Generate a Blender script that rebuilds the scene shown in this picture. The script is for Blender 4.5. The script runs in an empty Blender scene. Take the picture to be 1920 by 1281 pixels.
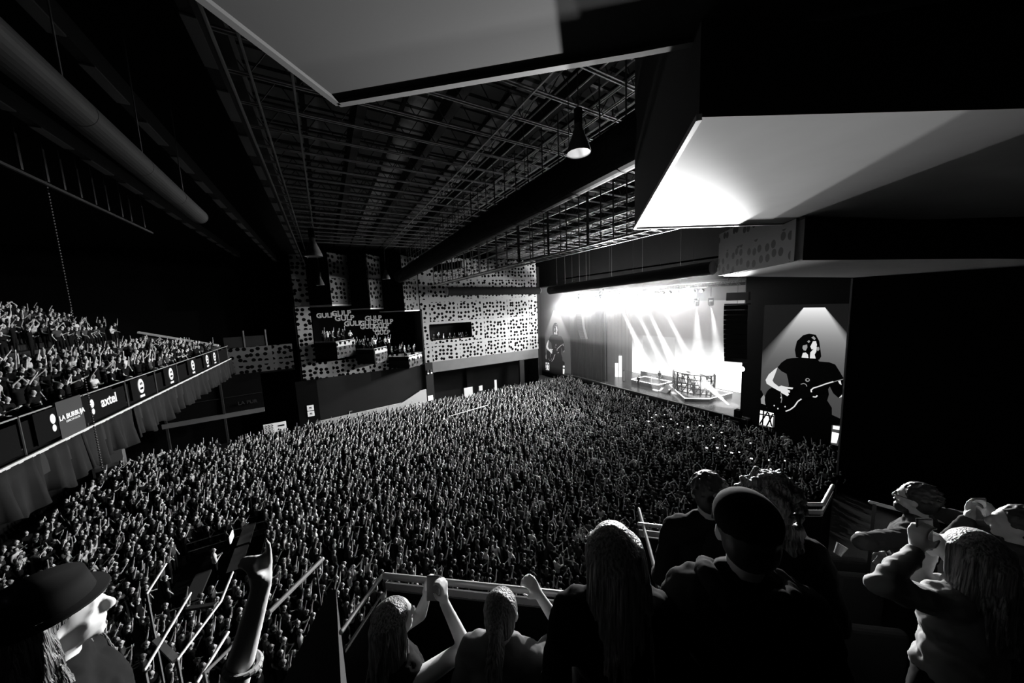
import bpy, bmesh, math, random
import numpy as np
from mathutils import Vector, Matrix, Quaternion

random.seed(7)
PI = math.pi
SC = bpy.context.scene
COL = SC.collection

# ---------------------------------------------------------------- camera
F = 600.0                      # focal length in pixels of the 1920 wide frame
YAW, PITCH, ROLL = math.radians(30), math.radians(6.5), math.radians(2.4)
CZ = 14.0                      # eye height above the arena floor
FW = Vector((math.sin(YAW)*math.cos(PITCH), math.cos(YAW)*math.cos(PITCH), -math.sin(PITCH)))
RT0 = Vector((math.cos(YAW), -math.sin(YAW), 0))
UP0 = RT0.cross(FW)
cr, sr = math.cos(ROLL), math.sin(ROLL)
RT = cr*RT0 - sr*UP0
UP = sr*RT0 + cr*UP0
cam = bpy.data.cameras.new('camera')
cam.sensor_width = 36.0
cam.lens = F/1920*36.0
cam.clip_start = 0.05
cam.clip_end = 300
camo = bpy.data.objects.new('camera', cam)
COL.objects.link(camo)
camo.matrix_world = Matrix(((RT.x, UP.x, -FW.x, 0), (RT.y, UP.y, -FW.y, 0), (RT.z, UP.z, -FW.z, CZ), (0, 0, 0, 1)))
SC.camera = camo

# ---------------------------------------------------------------- view, world, big lights
SC.view_settings.view_transform = 'Standard'
SC.view_settings.look = 'None'
SC.view_settings.gamma = 1
SC.view_settings.exposure = 0.0
SC.view_settings.use_curve_mapping = False
SC.cycles.use_denoising = True
SC.cycles.max_bounces = 4
SC.cycles.diffuse_bounces = 1
SC.cycles.glossy_bounces = 2
SC.cycles.transmission_bounces = 4
SC.cycles.volume_bounces = 0
SC.cycles.transparent_max_bounces = 8
SC.cycles.sample_clamp_indirect = 3.0
SC.cycles.caustics_reflective = False
SC.cycles.caustics_refractive = False
w = bpy.data.worlds.new('hall_dark')
SC.world = w
w.use_nodes = True
w.node_tree.nodes['Background'].inputs[0].default_value = (0.5, 0.5, 0.5, 1)
w.node_tree.nodes['Background'].inputs[1].default_value = 0.0

def spot(name, loc, target, watts, size, blend=0.3, radius=0.15):
    l = bpy.data.lights.new(name, 'SPOT')
    l.energy = watts; l.spot_size = math.radians(size); l.spot_blend = blend; l.shadow_soft_size = radius
    o = bpy.data.objects.new(name, l)
    o.location = loc
    o.rotation_euler = (Vector(target)-Vector(loc)).to_track_quat('-Z', 'Y').to_euler()
    COL.objects.link(o)
    return o

# audience blinders hanging from the front truss of the stage
TX, TZ = 34.9, 14.7
for i, (y, tx, ty, wt) in enumerate([(21.0, 8, 22, 2500), (25.5, 6, 26, 4200), (30.0, 6, 30, 5200), (34.5, 8, 33, 6200), (38.5, 12, 36, 7000), (41.0, 22, 43, 2500)]):
    spot('blinder_light', (TX-0.6, y, TZ), (tx, ty, 2), wt*4.2, 78, 0.6, 0.25)
# the same lamps spill light all round them
for y in (20.5, 24.5, 28.5, 32.5, 36.5, 40.5):
    l = bpy.data.lights.new('blinder_spill', 'POINT'); l.energy = 2300; l.shadow_soft_size = 0.3
    o = bpy.data.objects.new('blinder_spill', l); o.location = (TX-0.9, y, TZ-0.35); COL.objects.link(o)
for y, wt in ((24.0, 110000), (31.0, 150000)):  # added spots that only brighten the near gallery, no lamps built for them
    spot('gallery_fill_light', (TX-0.7, y, 14.2), (1.5, .8, 13.2), wt, 19, 0.8, 0.2)
# one lamp at the stage edge that rakes the undersides of the near boxes
spot('side_lamp_light', (34.5, 15.3, 6.95), (6.6, 6.0, 17.2), 480000, 12, 1.0, 0.2)
# beams that cut through the stage haze
for (a, b, wt, sz) in [((37.5, 33.4, 14.3), (38.2, 26.8, 1.7), 60000, 7), ((37.5, 31.0, 14.3), (38.6, 24.6, 1.7), 45000, 6),
                       ((37.5, 29.0, 14.3), (38.8, 23.2, 1.7), 60000, 7), ((37.5, 26.6, 14.3), (39.5, 21.0, 1.7), 40000, 7),
                       ((37.5, 21.6, 13.2), (38.5, 21.6, 1.7), 9000, 16), ((37.5, 20.0, 13.2), (38.5, 18.6, 1.7), 8000, 14),
                       ((36.2, 16.9, 2.3), (40.0, 23.5, 4.6), 30000, 10)]:
    a_, b_ = Vector(a), Vector(b); spot('beam_light', a_+(b_-a_).normalized()*.34, b, wt*5, sz, 0.35, 0.05)

# ---------------------------------------------------------------- pixel helpers
def ray(px, py):
    return FW + RT*((px-960)/F) + UP*((640.5-py)/F)
def at_x(px, py, X):
    r = ray(px, py); return Vector((0, 0, CZ)) + r*(X/r.x)
def at_y(px, py, Y):
    r = ray(px, py); return Vector((0, 0, CZ)) + r*(Y/r.y)
def at_z(px, py, Z):
    r = ray(px, py); return Vector((0, 0, CZ)) + r*((Z-CZ)/r.z)
def at_d(px, py, d):
    return Vector((0, 0, CZ)) + ray(px, py)*d

# ---------------------------------------------------------------- materials
def mat(name, v=0.2, rough=0.8, metal=0.0, noise=0.0, nscale=8.0, emit=0.0, bump=0.0):
    m = bpy.data.materials.new(name); m.use_nodes = True
    nt = m.node_tree; b = nt.nodes['Principled BSDF']
    b.inputs['Base Color'].default_value = (v, v, v, 1)
    b.inputs['Roughness'].default_value = rough
    b.inputs['Metallic'].default_value = metal
    b.inputs['Specular IOR Level'].default_value = 0.3
    if noise or bump:
        tc = nt.nodes.new('ShaderNodeTexCoord'); n = nt.nodes.new('ShaderNodeTexNoise')
        n.inputs['Scale'].default_value = nscale; n.inputs['Detail'].default_value = 4
        nt.links.new(tc.outputs['Object'], n.inputs['Vector'])
        if noise:
            r = nt.nodes.new('ShaderNodeMapRange')
            r.inputs[3].default_value = max(0, v*(1-noise)); r.inputs[4].default_value = v*(1+noise)
            nt.links.new(n.outputs['Fac'], r.inputs[0]); nt.links.new(r.outputs[0], b.inputs['Base Color'])
        if bump:
            bp = nt.nodes.new('ShaderNodeBump'); bp.inputs['Strength'].default_value = bump
            nt.links.new(n.outputs['Fac'], bp.inputs['Height']); nt.links.new(bp.outputs[0], b.inputs['Normal'])
    if emit:
        b.inputs['Emission Color'].default_value = (1, 1, 1, 1)
        b.inputs['Emission Strength'].default_value = emit
    return m

def math_node(nt, op, a, b=None, c=None):
    n = nt.nodes.new('ShaderNodeMath'); n.operation = op
    for i, x in enumerate((a, b, c)):
        if x is None: continue
        if isinstance(x, (int, float)): n.inputs[i].default_value = x
        else: nt.links.new(x, n.inputs[i])
    return n.outputs[0]

def perforated(name, light=0.40, dark=0.004, sc=1.75, rad=0.33, panel=(4.0, 3.0), rnd=0.55):
    """board of round holes in panels; object X runs along the board and Z up it"""
    m = bpy.data.materials.new(name); m.use_nodes = True
    nt = m.node_tree; b = nt.nodes['Principled BSDF']; b.inputs['Roughness'].default_value = 0.8; b.inputs['Specular IOR Level'].default_value = 0.03
    tc = nt.nodes.new('ShaderNodeTexCoord'); sp = nt.nodes.new('ShaderNodeSeparateXYZ')
    nt.links.new(tc.outputs['UV'], sp.inputs[0])
    cb = nt.nodes.new('ShaderNodeCombineXYZ')
    nt.links.new(sp.outputs[0], cb.inputs[0]); nt.links.new(sp.outputs[1], cb.inputs[1])
    vo = nt.nodes.new('ShaderNodeTexVoronoi'); vo.voronoi_dimensions = '2D'; vo.feature = 'F1'
    vo.inputs['Scale'].default_value = sc; vo.inputs['Randomness'].default_value = rnd
    nt.links.new(cb.outputs[0], vo.inputs['Vector'])
    hole = math_node(nt, 'LESS_THAN', vo.outputs['Distance'], rad)
    def band(s, p):
        d = math_node(nt, 'DIVIDE', s, p); f = math_node(nt, 'FRACT', d)
        a = math_node(nt, 'SUBTRACT', f, 0.5); a = math_node(nt, 'ABSOLUTE', a)
        return math_node(nt, 'LESS_THAN', a, 0.5-0.17/p)
    inside = math_node(nt, 'MULTIPLY', band(sp.outputs[0], panel[0]), band(sp.outputs[1], panel[1]))
    h = math_node(nt, 'MULTIPLY', hole, inside)
    mr = nt.nodes.new('ShaderNodeMapRange'); mr.inputs[3].default_value = light; mr.inputs[4].default_value = dark
    nt.links.new(h, mr.inputs[0]); nt.links.new(mr.outputs[0], b.inputs['Base Color'])
    return m

def slats(name, v0, v1, scale, rough=0.8):
    m = mat(name, v0, rough); nt = m.node_tree; b = nt.nodes['Principled BSDF']
    tc = nt.nodes.new('ShaderNodeTexCoord'); n = nt.nodes.new('ShaderNodeTexBrick')
    n.inputs['Color1'].default_value = (v1, v1, v1, 1); n.inputs['Color2'].default_value = (v1*0.75,)*3+(1,)
    n.inputs['Mortar'].default_value = (v0,)*3+(1,); n.inputs['Scale'].default_value = scale
    n.inputs['Mortar Size'].default_value = 0.03; n.offset = 0
    nt.links.new(tc.outputs['Object'], n.inputs['Vector']); nt.links.new(n.outputs[0], b.inputs['Base Color'])
    return m

M = {}
M['black'] = mat('black_paint', 0.005, 0.95)
M['black'].node_tree.nodes['Principled BSDF'].inputs['Specular IOR Level'].default_value = 0.1
M['darkwall'] = mat('dark_wall_paint', 0.014, 0.85, noise=0.3, nscale=0.6)
M['floor'] = mat('concrete_floor', 0.06, 0.8, noise=0.3, nscale=0.7)
M['plaster'] = mat('white_plaster', 0.62, 0.85, noise=0.12, nscale=0.9, bump=0.05)
M['greyplaster'] = mat('grey_plaster', 0.16, 0.85, noise=0.15, nscale=0.8)
M['fascia'] = mat('dark_fascia_paint', 0.022, 0.85, noise=0.15, nscale=0.8)
M['trim'] = mat('pale_edge_strip', 0.6, 0.5)
M['steel'] = mat('galvanised_steel', 0.36, 0.4, 0.3)
M['darksteel'] = mat('dark_steel', 0.08, 0.5, 0.2)
M['rail'] = mat('brushed_rail_steel', 0.62, 0.35, 0.5)
M['duct'] = mat('black_duct_cloth', 0.012, 0.8, bump=0.15, nscale=3)
M['duct'].node_tree.nodes['Principled BSDF'].inputs['Specular IOR Level'].default_value = 0.1
M['ductpale'] = mat('pale_duct_end', 0.35, 0.7)
M['perf'] = perforated('perforated_board')
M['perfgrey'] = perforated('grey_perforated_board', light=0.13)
M['perfnear'] = perforated('near_perforated_board', light=0.10, dark=0.001, sc=2.4, rad=0.30, panel=(6.0, 4.0))
M['roof'] = slats('roof_insulation_panels', 0.004, 0.34, 0.26)
M['skin'] = mat('skin', 0.60, 0.55)
M['skin2'] = mat('tan_skin', 0.34, 0.55)
M['hair'] = mat('dark_hair', 0.03, 0.45)
M['cloth_black'] = mat('black_cloth', 0.008, 0.9)
M['cloth_grey'] = mat('grey_cloth', 0.06, 0.9)
M['cloth_white'] = mat('white_cloth', 0.65, 0.9)
for q in ('cloth_black', 'cloth_grey'): M[q].node_tree.nodes['Principled BSDF'].inputs['Specular IOR Level'].default_value = 0.06
M['shoe'] = mat('dark_shoe_leather', 0.02, 0.6)
M['stagefloor'] = mat('stage_floor_vinyl', 0.06, 0.25)
M['curtain'] = mat('stage_curtain_cloth', 0.012, 0.9)
M['skirt'] = mat('grey_skirt_cloth', 0.013, 0.9, noise=0.35, nscale=2.5)
M['lamp'] = mat('lit_lamp_face', 0.8, emit=40.0)
M['strip'] = mat('lit_led_strip', 0.8, emit=4.0)
M['phone_lit'] = mat('lit_phone_screen', 0.8, emit=2.5)
M['white'] = mat('white_board', 0.8, 0.6)
M['glow_dim'] = mat('dim_lit_strip', 0.8, emit=0.5)
M['neon'] = mat('neon_tube', 0.8, emit=0.3)
M['logo'] = mat('white_print', 0.75, 0.7)
M['logoglow'] = mat('glow_white_print', 0.75, emit=0.35)  # plain print given its own glow in place of light falling on it
M['banner'] = mat('grey_banner_cloth', 0.05, 0.8)

def hairmat(name, v):
    m = mat(name, v, 0.38); nt = m.node_tree; b = nt.nodes['Principled BSDF']
    tc = nt.nodes.new('ShaderNodeTexCoord'); mp = nt.nodes.new('ShaderNodeMapping'); mp.inputs['Scale'].default_value = (1, 1, .05)
    n = nt.nodes.new('ShaderNodeTexNoise'); n.inputs['Scale'].default_value = 130; n.inputs['Detail'].default_value = 3
    nt.links.new(tc.outputs['Object'], mp.inputs[0]); nt.links.new(mp.outputs[0], n.inputs['Vector'])
    r = nt.nodes.new('ShaderNodeMapRange'); r.inputs[1].default_value = .3; r.inputs[2].default_value = .7; r.inputs[3].default_value = v*.25; r.inputs[4].default_value = v*1.5
    nt.links.new(n.outputs['Fac'], r.inputs[0]); nt.links.new(r.outputs[0], b.inputs['Base Color'])
    bp = nt.nodes.new('ShaderNodeBump'); bp.inputs['Strength'].default_value = 1.0; bp.inputs['Distance'].default_value = .02
    nt.links.new(n.outputs['Fac'], bp.inputs['Height']); nt.links.new(bp.outputs[0], b.inputs['Normal'])
    return m

# ---------------------------------------------------------------- object helpers
def tag(o, label=None, cat=None, group=None, kind=None):
    if label: o['label'] = label
    if cat: o['category'] = cat
    if group: o['group'] = group
    if kind: o['kind'] = kind
    return o
def empty(name, loc=(0, 0, 0), rz=0):
    o = bpy.data.objects.new(name, None); o.empty_display_size = 0.2
    COL.objects.link(o); o.location = loc; o.rotation_euler.z = rz
    return o

class MB:
    def __init__(s): s.v = []; s.f = []; s.m = []; s.uv = {}
    def add(s, vs, fs, mi=0, uvs=None):
        n = len(s.v); s.v += [tuple(v) for v in vs]
        for k, f in enumerate(fs):
            if uvs: s.uv[len(s.f)] = [uvs[i] for i in f]
            s.f.append(tuple(n+i for i in f)); s.m.append(mi)
        return s
    def box(s, a, b, mi=0):
        (x0, y0, z0), (x1, y1, z1) = a, b
        return s.add([(x0,y0,z0),(x1,y0,z0),(x1,y1,z0),(x0,y1,z0),(x0,y0,z1),(x1,y0,z1),(x1,y1,z1),(x0,y1,z1)],
                     [(3,2,1,0),(4,5,6,7),(0,1,5,4),(1,2,6,5),(2,3,7,6),(3,0,4,7)], mi)
    def bar(s, p, q, w, h=None, mi=0, up=(0, 0, 1)):
        p, q = Vector(p), Vector(q); h = h or w; d = (q-p).normalized(); u = Vector(up)
        if abs(d.dot(u)) > 0.98: u = Vector((1, 0, 0))
        a = d.cross(u).normalized(); b = a.cross(d)
        vs = [c+a*(sx*w/2)+b*(sz*h/2) for c in (p, q) for sx, sz in ((-1,-1),(1,-1),(1,1),(-1,1))]
        return s.add(vs, [(0,1,2,3),(7,6,5,4),(1,0,4,5),(2,1,5,6),(3,2,6,7),(0,3,7,4)], mi)
    def tube(s, p, q, r, n=10, r2=None, mi=0, cap=True):
        p, q = Vector(p), Vector(q); r2 = r if r2 is None else r2; d = (q-p).normalized()
        u = Vector((0, 0, 1)) if abs(d.z) < 0.95 else Vector((1, 0, 0))
        a = d.cross(u).normalized(); b = a.cross(d)
        vs = [c+(a*math.cos(2*PI*i/n)+b*math.sin(2*PI*i/n))*rr for c, rr in ((p, r), (q, r2)) for i in range(n)]
        fs = [(i, (i+1) % n, n+(i+1) % n, n+i) for i in range(n)]
        if cap: fs += [tuple(range(n-1, -1, -1)), tuple(range(n, 2*n))]
        return s.add(vs, fs, mi)
    def path(s, pts, r, n=8, mi=0):
        for a, b in zip(pts, pts[1:]):
            s.tube(a, b, r, n, mi=mi)
        return s
    def sphere(s, c, r, n=12, m_=8, mi=0, sc=(1, 1, 1)):
        c = Vector(c); vs = [c+Vector((0, 0, -r*sc[2]))]
        for j in range(1, m_):
            t = -PI/2+PI*j/m_
            for i in range(n):
                vs.append(c+Vector((r*sc[0]*math.cos(t)*math.cos(2*PI*i/n), r*sc[1]*math.cos(t)*math.sin(2*PI*i/n), r*sc[2]*math.sin(t))))
        vs.append(c+Vector((0, 0, r*sc[2]))); L = len(vs)-1
        fs = [(0, 1+(i+1) % n, 1+i) for i in range(n)]
        for j in range(m_-2):
            for i in range(n):
                a = 1+j*n+i; b = 1+j*n+(i+1) % n
                fs.append((a, b, b+n, a+n))
        fs += [(L, 1+(m_-2)*n+i, 1+(m_-2)*n+(i+1) % n) for i in range(n)]
        return s.add(vs, fs, mi)
    def prism(s, poly, z0, z1, mi=0, mtop=None, mbot=None):
        n = len(poly)
        vs = [(x, y, z0) for x, y in poly]+[(x, y, z1) for x, y in poly]
        s.add(vs, [tuple(range(n-1, -1, -1))], mi if mbot is None else mbot)
        s.add(vs, [tuple(range(n, 2*n))], mi if mtop is None else mtop)
        for i in range(n):
            j = (i+1) % n
            s.add(vs, [(i, j, n+j, n+i)], mi)
        return s
    def panel(s, p, q, z0, z1, t=0.12, mi=0, u0=0.0, v0=None):
        """upright board from p to q (plan points) with metre UVs"""
        p, q = Vector((p[0], p[1], 0)), Vector((q[0], q[1], 0)); L = (q-p).length; d = (q-p)/L
        nrm = Vector((d.y, -d.x, 0))*t
        vs = [p+Vector((0,0,z0)), q+Vector((0,0,z0)), q+Vector((0,0,z1)), p+Vector((0,0,z1))]
        vs += [v-nrm for v in vs]
        uv = [(u0, z0), (u0+L, z0), (u0+L, z1), (u0, z1)]*2
        return s.add(vs, [(0,1,2,3),(7,6,5,4),(4,5,1,0),(3,2,6,7),(0,3,7,4),(1,5,6,2)], mi, uv)
    def build(s, name, mats, parent=None, smooth=False, bevel=0):
        me = bpy.data.meshes.new(name)
        me.from_pydata(s.v, [], s.f)
        if not isinstance(mats, (list, tuple)): mats = [mats]
        for m in mats: me.materials.append(m)
        me.polygons.foreach_set('material_index', s.m)
        if s.uv:
            ul = me.uv_layers.new(name='UVMap')
            for p in me.polygons:
                u = s.uv.get(p.index)
                if u:
                    for k, li in enumerate(p.loop_indices): ul.data[li].uv = u[k]
        if smooth: me.shade_smooth()
        me.update()
        o = bpy.data.objects.new(name, me); COL.objects.link(o)
        if parent: o.parent = parent
        if bevel:
            b = o.modifiers.new('bevel', 'BEVEL'); b.width = bevel; b.segments = 2; b.limit_method = 'ANGLE'
        return o
def struct(name, mb, mats, parent=None, **k):
    o = mb.build(name, mats, parent, **k)
    if not parent: o['kind'] = 'structure'
    return o
def thing(mb, name, mats, label, cat, group=None, **k):
    return tag(mb.build(name, mats, **k), label, cat, group)
def copy_tree(o, parent=None):
    c = o.copy(); COL.objects.link(c)
    if parent is not None:
        c.parent = parent; c.matrix_parent_inverse = o.matrix_parent_inverse.copy()
    for ch in list(o.children): copy_tree(ch, c)
    return c
TENS = ['', 'first', 'second', 'third', 'fourth', 'fifth', 'sixth', 'seventh', 'eighth', 'ninth', 'tenth', 'eleventh', 'twelfth', 'thirteenth', 'fourteenth', 'fifteenth', 'sixteenth', 'seventeenth', 'eighteenth', 'nineteenth', 'twentieth', 'twenty-first', 'twenty-second', 'twenty-third', 'twenty-fourth', 'twenty-fifth', 'twenty-sixth', 'twenty-seventh', 'twenty-eighth', 'twenty-ninth', 'thirtieth']
ORD = ['nearest', 'second nearest', 'third nearest', 'fourth nearest', 'fifth nearest', 'sixth nearest', 'seventh nearest', 'eighth nearest', 'ninth nearest', 'tenth nearest', 'eleventh nearest', 'twelfth nearest', 'thirteenth nearest', 'fourteenth nearest', 'fifteenth nearest', 'sixteenth nearest', 'seventeenth nearest', 'eighteenth nearest', 'nineteenth nearest', 'twentieth nearest', 'second farthest', 'farthest']
# ================================================================ THE HALL
NY = 7.1                       # near side wall of the stage house
struct('floor', MB().box((-34, -6, -0.2), (36, 56, 0)), M['floor'])
struct('ceiling', MB().box((-34, -6, 23.0), (48, 56, 23.2)), M['roof'])
struct('ceiling_balcony', MB().box((-34, -6, 20.5), (-2.1, 42.9, 22.9)), M['black'])
struct('wall_rear', MB().box((-34.3, -6, 0), (-34, 56, 23)), M['black'])
struct('wall_near', MB().box((-34, -6.3, 0), (48, -6, 23)), M['black'])

# --- far side wall: perforated boards with openings
WY = 43.0
wf = MB()
u = 0
def pw(x0, x1, z0, z1, y=WY, mi=0): wf.panel((x0, y), (x1, y), z0, z1, 0.15, mi, x0)
pw(11.0, 12.1, 6.7, 20.8); pw(12.1, 18.1, 6.7, 9.75); pw(12.1, 18.1, 11.75, 20.8); pw(18.1, 29.8, 6.7, 20.8)
pw(-2.9, -1.4, 6.3, 20.8)
pw(-1.4, 11.0, 6.45, 8.3, WY-0.02)
wf.panel((29.8, WY), (29.95, 51), 0, 20.8, 0.15, 1)
pw(-14.5, -9.5, 6.0, 8.0, WY, 1)
struct('wall_far', wf, [M['perf'], M['darkwall']])
lo = MB()
lo.box((-2.6, WY, 0), (11.0, WY+0.2, 6.45))
lo.box((11.9, WY+3.2, 0), (29.7, WY+3.4, 6.0)); lo.box((18.0, WY+2.6, 0), (19.2, WY+3.2, 6))
lo.box((29.9, 51, 0), (36, 51.2, 21)); lo.box((11.0, WY, 0), (11.4, WY+3.4, 6))
struct('wall_far_base', lo, M['darkwall'])
struct('trim_1', MB().box((11.9, WY-0.15, 5.25), (29.6, WY+0.3, 6.7)), M['greyplaster'])
struct('trim_2', MB().box((11.0, WY-0.35, 0), (12.0, WY+0.2, 6.7)).box((25.9, WY-0.3, 0), (26.7, WY+0.2, 5.3)), M['fascia'])
struct('wall_far_recess', MB().box((-34, 46, 0), (-2.9, 46.2, 22)).box((-3.0, WY, 0), (-2.8, 46, 22)), M['black'])
# ramp wall, white where the light reaches it
struct('wall_ramp', MB().add([(-1.6,42.6,0),(10.9,42.6,0),(10.9,42.6,3.15),(10.1,42.6,3.1),(7.6,42.6,1.9),(-1.6,42.6,1.5),
                              (-1.6,42.8,0),(10.9,42.8,0),(10.9,42.8,3.15),(10.1,42.8,3.1),(7.6,42.8,1.9),(-1.6,42.8,1.5)],
                             [(0,1,2,3,4,5),(11,10,9,8,7,6),(5,4,10,11),(4,3,9,10),(3,2,8,9),(1,7,8,2),(0,5,11,6)]), M['plaster'])

# --- stepped corner boxes on the far wall (three of them) -------------------
PK = [(0.8, 2.85), (4.7, 6.45), (8.6, 10.9)]
VAL = [-1.4, 2.85, 6.45]
RT_ = [10.6, 9.35, 8.05]; RB = [8.75, 7.65, 6.6]; CE = [14.75, 14.2, 13.75]
FLR = [10.1, 8.85, 7.55]
for k in range(3):
    pkx, ex = PK[k]; vx = VAL[k]; dy = 1.9
    pk = (pkx, WY-dy)
    root = empty('spectator_box', (pkx, WY, RB[k]))
    tag(root, ['highest of the three stepped boxes on the far wall, nearest the dark rear corner', 'middle one of the three stepped perforated boxes on the far wall',
               'lowest of the three stepped boxes on the far wall, next to the big perforated wall'][k], 'balcony box', 'stepped boxes on the far side wall')
    def P_(mb, n, m): 
        o = mb.build(n, m); o.parent = root; o.matrix_parent_inverse = Matrix.Translation(-Vector(root.location)); return o
    P_(MB().panel((vx, WY), pk, RB[k], RT_[k], 0.1), 'shaded_parapet', [M['black']])  # shade of the face turned from the stage is put in as black
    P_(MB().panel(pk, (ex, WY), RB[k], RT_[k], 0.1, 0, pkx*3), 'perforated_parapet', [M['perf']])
    P_(MB().prism([(vx, WY), pk, (ex, WY), (ex, WY+4), (vx, WY+4)], RB[k], FLR[k]-0.0), 'box_floor', M['fascia'])
    rl = MB()
    rl.path([(vx+.1, WY, RT_[k]+.12), (pkx, WY-dy+.05, RT_[k]+.12), (ex-.1, WY, RT_[k]+.12)], 0.035)
    for t in (0, .5, 1): 
        rl.tube((pkx+(ex-pkx)*t*.96, WY-dy+.08+(dy*t*.9), RT_[k]-.05), (pkx+(ex-pkx)*t*.96, WY-dy+.08+dy*t*.9, RT_[k]+.12), .025)
    P_(rl, 'handrail', M['rail'])
    # wall block above the opening, same zig-zag
    P_(MB().prism([(vx, WY), (pkx, WY-dy), (ex, WY), (ex, WY+4), (vx, WY+4)], CE[k], CE[k]+0.14), 'box_ceiling', M['plaster'])
    P_(MB().panel((vx, WY), pk, CE[k]+.14, 20.6, 0.1), 'shaded_upper_wall', [M['black']])  # black here too stands in for shade on the side away from stage
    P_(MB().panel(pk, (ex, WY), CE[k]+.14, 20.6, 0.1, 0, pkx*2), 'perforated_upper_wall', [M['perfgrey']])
    P_(MB().box((vx, WY+3.9, FLR[k]), (ex, WY+4.05, CE[k])), 'back_wall', M['black'])
struct('trim_3', MB().box((10.95, WY-.25, 6.7), (11.12, WY+4, 13.8)), M['fascia'])
# neon lettering on the back wall of the boxes
def text_obj(name, s, size, loc, rot, m, extrude=0.01, outline=0.0, parent=None, align='CENTER', thick=0.0):
    c = bpy.data.curves.new(name, 'FONT'); c.body = s; c.size = size; c.align_x = align; c.align_y = 'CENTER'
    c.extrude = extrude
    if outline: c.fill_mode = 'NONE'; c.bevel_depth = outline; c.bevel_resolution = 0; c.extrude = 0
    if thick: c.offset = thick
    c.resolution_u = 3
    o = bpy.data.objects.new(name, c); COL.objects.link(o); o.location = loc; o.rotation_euler = rot
    o.data.materials.append(m)
    # to mesh so it keeps a plain surface
    dg = bpy.context.evaluated_depsgraph_get(); me = bpy.data.meshes.new_from_object(o.evaluated_get(dg))
    bpy.data.objects.remove(o); n = bpy.data.objects.new(name, me); COL.objects.link(n)
    n.location = loc; n.rotation_euler = rot
    if not me.materials: me.materials.append(m)
    if parent: n.parent = parent
    return n
FR = (PI/2, 0, 0)              # facing the camera side (-Y)
NEON = [('GULP', 640, 588, .8), ('GULP', 646, 597, .8), ('GULP', 610, 592, .7), ('GULP', 662, 607, .75), ('GULP', 690, 606, .75), ('GULP', 700, 597, .75), ('GULP', 722, 604, .75),
        ('GULP', 690, 613, .7), ('GULP', 715, 612, .7), ('GULP', 713, 618, .7), ('GULP', 717, 624, .7)]
where = ['at the top of the uppermost box', 'second line in the uppermost box', 'dim one by the left end of the uppermost box', 'at the left of the long middle line', 'in the middle of the long middle line',
         'topmost above the middle box', 'at the right end of the long middle line', 'left one just under the long line', 'right one just under the long line', 'short one low in the stack', 'lowest one above the spectators']
for (s, px, py, sz), wh in zip(NEON, where):
    p = at_y(px, py, WY+3.8)
    o = text_obj('neon_sign', s, sz*1.15, p, FR, M['neon'], outline=0.02)
    tag(o, 'outlined glowing GULP neon letters, '+wh, 'neon sign', 'GULP neon letters on the back wall of the boxes')

# --- small window box in the perforated wall
wb = MB()
wb.box((12.1, WY+2.5, 9.7), (18.1, WY+2.6, 11.8)); wb.box((12.1, WY, 9.62), (18.1, WY+2.6, 9.75)); wb.box((12.1, WY, 11.75), (18.1, WY+2.6, 11.85))
wb.box((12.0, WY, 9.7), (12.1, WY+2.6, 11.8)); wb.box((18.1, WY, 9.7), (18.2, WY+2.6, 11.8))
struct('window_1', wb, M['fascia'])

# --- left part of the far wall: dim perforated parapet, glass, signs
gl = empty('glazed_box', (-6.5, WY, 8)); tag(gl, 'dim perforated box front with low glass beyond the end of the rear balcony', 'balcony box')
def sub(mb, n, m, root, **k):
    o = mb.build(n, m, **k); o.parent = root; o.matrix_parent_inverse = Matrix.Translation(-Vector(root.location)); return o
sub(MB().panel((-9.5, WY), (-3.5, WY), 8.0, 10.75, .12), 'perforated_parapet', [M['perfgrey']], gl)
sub(MB().box((-9.5, WY, 7.8), (-3.5, 45.8, 8.0)), 'box_floor', M['black'], gl)
for x0, x1 in ((-9.2, -7.6), (-7.5, -5.8)):
    sub(MB().box((x0, WY+.02, 10.8), (x1, WY+.06, 11.9)), 'glass_panel', M['fascia'], gl)
for x in (-7.55, -5.7):
    sub(MB().box((x-.05, WY-.02, 10.75), (x+.05, WY+.1, 12.5)), 'post', M['greyplaster'], gl)
fr = empty('window_frame_screen', (-10.5, WY-.2, 3.6)); tag(fr, 'dark glazed screen with pale sill and posts under the rear balcony', 'partition')
sub(MB().bar((-14.5, WY-.2, 3.75), (-6.6, WY-.2, 3.9), .2, .45), 'sill', M['greyplaster'], fr)
sub(MB().bar((-14.5, WY-.2, 5.6), (-6.6, WY-.2, 5.8), .06, .05), 'crossbar', M['fascia'], fr)
for x in (-14.2, -9.9):
    sub(MB().bar((x, WY-.2, 0), (x, WY-.2, 8.0), .16, .16), 'post', M['fascia'], fr)
sub(MB().box((-14.5, WY-.1, 3.9), (-6.6, WY-.06, 8)), 'glass_pane', M['black'], fr)
tx = text_obj('lettering', 'LA PUR', .5, (0, 0, 0), FR, M['banner'], parent=None); tx.parent = fr; tx.location = (2.6, -.12, 1.35)
bb = empty('illuminated_sign', (-5.85, WY-.5, 1.7)); tag(bb, 'pale lit sign with chevron pattern standing behind the crowd by the dark corner', 'sign')
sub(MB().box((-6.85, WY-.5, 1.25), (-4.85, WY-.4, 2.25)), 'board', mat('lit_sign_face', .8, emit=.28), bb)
zz = MB()
for k in range(3):
    for r in range(3):
        x = -6.7+k*.28; z = 1.35+r*.28
        zz.bar((x, WY-.53, z), (x+.14, WY-.53, z+.12), .04, .09, up=(0,1,0)); zz.bar((x+.14, WY-.53, z+.12), (x, WY-.53, z+.26), .04, .09, up=(0,1,0))
sub(zz, 'chevron_pattern', M['black'], bb)
sub(MB().box((-5.6, WY-.53, 1.8), (-5.0, WY-.5, 1.95)), 'wordmark', M['black'], bb)
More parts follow.
